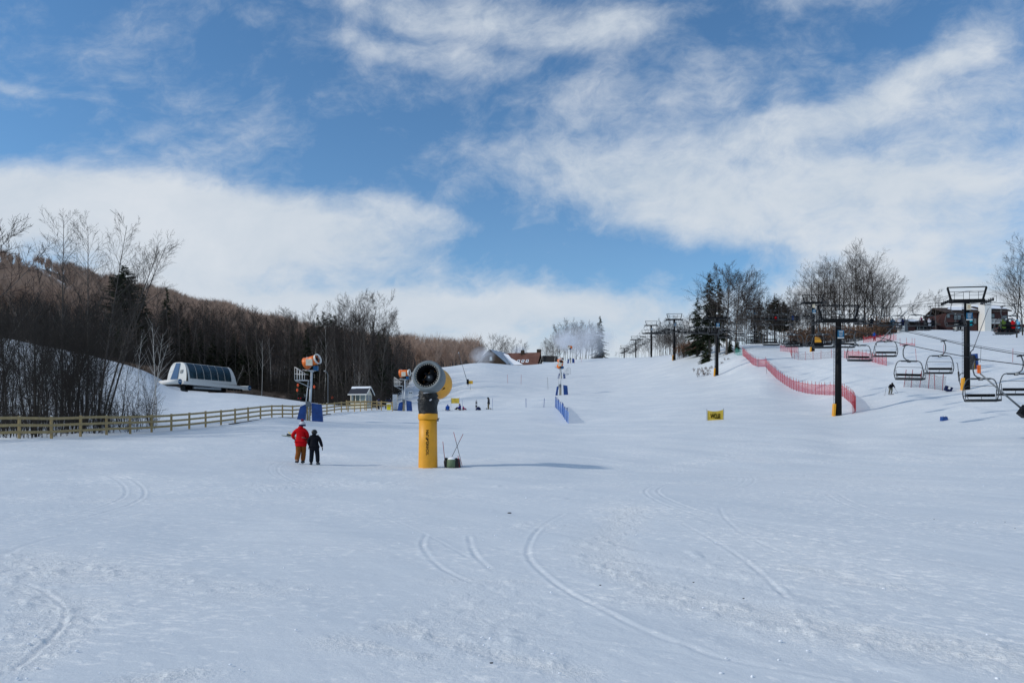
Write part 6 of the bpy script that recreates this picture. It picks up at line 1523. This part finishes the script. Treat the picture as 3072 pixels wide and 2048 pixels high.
# the couple walking up
feet = P(900, 1399, 32.5)
WALK = pose(kl=(-.10,.02,.48), al=(-.10,-.24,.16), tl=(-.10,-.10,.05), kr=(.07,.14,.50), ar=(.05,.08,.10), tr=(.06,.22,.05), hl=(-.10,0,.88), hr=(.09,.02,.88), el=(-.31,-.02,1.17), wl=(-.30,.18,1.04), fl=(-.28,.24,1.0), er=(.25,.02,1.14), wr=(.22,.16,.96), fr=(.20,.20,.90), head=(.05,.03,1.60), crown=(.055,.02,1.70))
man = person((feet.x+.04, 32.5, float(gz(feet.x, 32.5))-.005), 0, 1.02, WALK, 'person in red hooded jacket, rust brown trousers and white bobble hat walking away', M_red, M_brownc, 'beanie', M_lcloth, M_rubber, mat('dark boot', (.03,.035,.04), .6), fingers=True, hem=.34, scale_x=1.08)
f2_ = P(943, 1399, 32.3)
KID = pose(kl=(-.13,.03,.48), kr=(.14,.02,.48), al=(-.15,0,.10), ar=(.16,-.02,.10), tl=(-.16,.15,.04), tr=(.22,.12,.04), er=(.29,-.02,1.14), wr=(.35,.03,.89), fr=(.355,.06,.80), el=(-.27,.02,1.16), wl=(-.25,.14,.96))
kid = person((f2_.x, 32.3, float(gz(f2_.x, 32.3))-.005), 0, .845, KID, 'shorter person all in black with a black helmet walking beside the one in red', M_dark, mat('black trousers', (.009,.012,.018), .8, bump=.4), 'helmet', mat('helmet shell', (.012,.013,.017), .35), M_rubber, mat('grey boot', (.06,.07,.08), .6), fingers=True, hem=.34, scale_x=1.10)
# snowboard held under the arm
mp = man.location; sb = thing('snowboard', (mp.x-.33, mp.y+.08, mp.z+1.13), 0, 'snowboard with yellow edge carried under the arm of the person in red', 'snowboard')
R = Euler((.1, .25, math.radians(74))).to_matrix(); mb = MB(); pts = []
for i in range(24):
    a = 2*PI*i/24; x = math.cos(a); y = math.sin(a); pts.append(R@Vector((.13*x*(1-.12*abs(math.cos(a))), .0, 0))+R@Vector((0, (.60+0)*(1 if y > 0 else -1)*abs(y)**.35 if abs(y) > .05 else 0, 0)))
mb.prism(pts, R@Vector((0,0,.014))); mb.build('deck', mat('grey green board', (.20,.24,.20), .5), sb)
for q in (-.25, .25):
    MB().box(R@Vector((0,q,.05)), (.16,.12,.10), R).build('binding', M_black, sb)
st_ = MB(); st_.tube([R@Vector((.02,.15,.02))+Vector((-.10,-.05,.18)), R@Vector((.0,-.1,.0))+Vector((.05,-.1,-.02))], .018, 6); st_.build('strap', mat('yellow strap', (.60,.42,.05), .6), sb)

# on the flat beyond the yellow gun
def at(px, d, dz=0): return G(px, d, dz)
person(at(1343,112), math.radians(10), .98, SITSNOW, 'person in a bright blue hooded jacket sitting on the snow', M_bcloth, M_dark, 'hood', M_bcloth)
person(at(1380,111.5), math.radians(70), .95, SITSNOW, 'person with a helmet and blue-purple jacket sitting with legs drawn up', mat('violet blue cloth', (.04,.04,.22), .8), M_dark, 'helmet', M_khaki)
person(at(1390,111), math.radians(-60), .62, SITSNOW, 'small child in magenta sitting right of the person with drawn-up legs', M_pink, M_pink, 'hood', M_pink)
person(at(1466,109.5), math.radians(80), 1.0, pose(head=(0,.10,1.58), crown=(0,.12,1.68), kl=(-.10,.06,.5), kr=(.10,.06,.5)), 'person in a dark jacket and khaki trousers standing strapped on a snowboard, head bowed', mat('slate cloth', (.035,.045,.055), .8), M_khaki, 'helmet', M_black)
def board(loc, rz, tilt, label, m_, L=1.5):
    o = thing('snowboard', loc, rz, label, 'snowboard'); R = Euler((tilt,0,0)).to_matrix(); pts = []
    for i in range(20):
        a = 2*PI*i/20; y = math.sin(a); pts.append(R@Vector((.14*math.cos(a), L/2*math.copysign(abs(y)**.5, y), 0))+Vector((0,0,L/2*math.sin(tilt)+.03)))
    MB().prism(pts, R@Vector((0,0,.03))).build('deck', m_, o)
    for q in (-.28,.28): MB().box(R@Vector((0,q,.09))+Vector((0,0,L/2*math.sin(tilt)+.03)), (.22,.16,.16), R).build('binding', M_black, o)
    return o
board(at(1343,111), math.radians(88), 0.02, 'pale patterned snowboard lying before the person in bright blue', mat('patterned board', (.05,.05,.05), .5, c2=(.75,.75,.68), scale=12), 1.6)
board(at(1383,110.6), math.radians(80), 0.02, 'tan snowboard lying before the pair sitting on the snow', mat('tan board', (.40,.34,.22), .5), 1.5)
board(at(1466,109), math.radians(84), 0.02, 'pale snowboard under the standing snowboarder', mat('pale board', (.50,.50,.46), .5), 1.5)
board(at(1429,110.5), 0, 1.25, 'white and grey snowboard standing upright in the snow', mat('grey white board', (.12,.13,.16), .5, c2=(.70,.72,.76), scale=5), 1.45)
tag(crumple([(.02,.40),(.16,.34),(.30,.2),(.38,.05),(.40,-.05)], 18, .08, 4).build('bag', M_navy), 'dark backpack lying at the foot of the upright snowboard', 'bag').location = at(1435, 110.2)
# attendants by the hut
person(at(1136,112), math.radians(-60), 1.0, pose(), 'attendant in dark navy leaning with poles at the fence end right of the hut', M_navy, M_dark, 'hood', M_black)
person(at(1160,116), math.radians(30), .98, pose(), 'dark clad person behind the yellow caution sign, left one', mat('grey navy cloth', (.03,.045,.06), .8), M_dark, 'helmet', M_black)
person(at(1169,115.5), math.radians(-30), .98, pose(), 'dark clad person behind the yellow caution sign, right one', M_navy, M_dark, 'hood', M_black)
for px, lb in ((1141,'pale ski pole leaning beside the attendant at the fence end, left one'),(1145,'pale ski pole leaning beside the attendant at the fence end, right one')):
    p = at(px, 111.5); stick(p, p+Vector((-.25,0,1.15)), ((1, M_cream),), lb, r=.022)
# skier on the right
sk = at(2670, 80); SKI = pose(hip=(0,-.10,.80), waist=(0,-.02,.95), chest=(0,.12,1.14), neck=(0,.22,1.28), head=(0,.28,1.36), crown=(0,.30,1.46), sl=(-.19,.14,1.22), sr=(.19,.14,1.22), el=(-.34,.16,1.0), er=(.34,.16,1.0), wl=(-.36,.34,.90), fl=(-.36,.40,.88), wr=(.36,.34,.90), fr=(.36,.40,.88), kl=(-.13,.14,.46), kr=(.15,.14,.46))
SKI = {k: (-v[0]*0+v[0]-.16*(v[2]-.1), v[1], v[2]) for k, v in SKI.items()}
person(sk, math.radians(170), .80, SKI, 'skier in black top and camouflage trousers leaning into a turn on the right slope', M_dark, mat('camouflage cloth', (.03,.035,.03), .8, c2=(.30,.29,.24), scale=14), 'helmet', M_black, skis='skis')
for s_, lb in ((-1,'ski pole planted left of the skier'),(1,'ski pole trailing right of the skier')):
    p = sk+Vector((s_*.42-.1, -.25, .72)); e = sk+Vector((s_*(.55 if s_ < 0 else .95)-.05, -.1 if s_ < 0 else .2, 0)); e.z = float(gz(e.x, e.y))
    stick(e, p, ((1, M_dsteel),), lb, r=.014, name='ski_pole', ext=.03)
# riders
def rider(key, slot, label, jk, hd='hood', hm=None, ski=True, tr=None):
    ch = SEATS[key]; rz = ch.rotation_euler.z; R = Matrix.Rotation(rz, 3, 'Z')
    p = Vector(ch.location)+R@Vector((-.27+(-.66+.44*slot), .12, -2.27)); 
    return person(p, rz, .98, SIT, label, jk, tr or M_dark, hd, hm, skis='skis' if ski else None)
rider((2,1,0),0,'rider in olive green jacket, leftmost on the chair at the right edge', M_green)
rider((2,1,0),1,'rider in black, second from left on the chair at the right edge', M_dark)
rider((2,1,0),2,'rider in red jacket and white hat on the chair at the right edge', M_red, 'beanie', M_lcloth)
rider((2,1,0),3,'rider in pale blue jacket, rightmost on the chair at the right edge', mat('pale blue cloth', (.20,.50,.70), .8))
rider((2,1,1),1,'rider in black on the chair passing the condo tower', M_dark)
rider((2,1,1),3,'rider in turquoise and black on the chair passing the condo tower', M_cyan, 'helmet', M_black)
rider((2,1,2),0,'rider in brown jacket, leftmost of four on one chair', mat('plum brown cloth', (.06,.03,.035), .8), 'beanie', M_pink)
rider((2,1,2),1,'rider in black, second from left of four on one chair', M_dark)
rider((2,1,2),2,'rider in white jacket, third of four on one chair', M_lcloth)
rider((2,1,2),3,'rider in black, rightmost of four on one chair', M_dark, tr=M_dark)
rider((2,1,3),0,'rider in blue jacket, left of three on one chair', mat('steel blue cloth', (.02,.08,.16), .8))
rider((2,1,3),2,'rider in white jacket, middle of three on one chair', M_lcloth, tr=M_lcloth)
rider((2,1,3),3,'rider in dark jacket, right of three on one chair', M_navy)
rider((2,1,4),1,'lone rider in black on the chair just left of the three riders', M_dark)
rider((2,1,9),0,'distant rider in blue on a chair between the second and third towers', M_bcloth, ski=False)
rider((2,1,9),2,'distant rider in black on a chair between the second and third towers', M_dark, ski=False)
rider((2,1,11),1,'distant rider in red on a chair just before the third condo-lift tower', M_red, ski=False)
rider((2,1,11),2,'distant rider in dark blue next to the distant one in red', M_navy, ski=False)
person(at(2623,150), 0, 1.0, pose(), 'person in blue standing at the foot of the brown bushes', M_bcloth, M_dark, 'hood')
# little crumbs and lumps of snow
mbs = []
rgl = np.random.default_rng(12); mb = MB()
for k in range(260):
    px = rgl.uniform(-100, 3170); row = rgl.uniform(1440, 2046)**1.0
    x, d = unproj(px, row)
    if fbm(np.array([x*.5]), np.array([d*.4]), 3, 21)[0] < .05 and k % 6: continue
    s_ = rgl.uniform(.004, .013)*(1.6 if k % 37 == 0 else 1); mb.ball((x, d, float(gz(x, d))+.01), s_, 6, 4, (rgl.uniform(.9,1.9), rgl.uniform(.8,1.4), rgl.uniform(.5,.9)))
tag(mb.build('snow_crumbs', M_snowcap), 'loose crumbs of snow scattered over the foreground', 'snow lumps', kind='stuff')

bpy.data.scenes.remove(TMP)
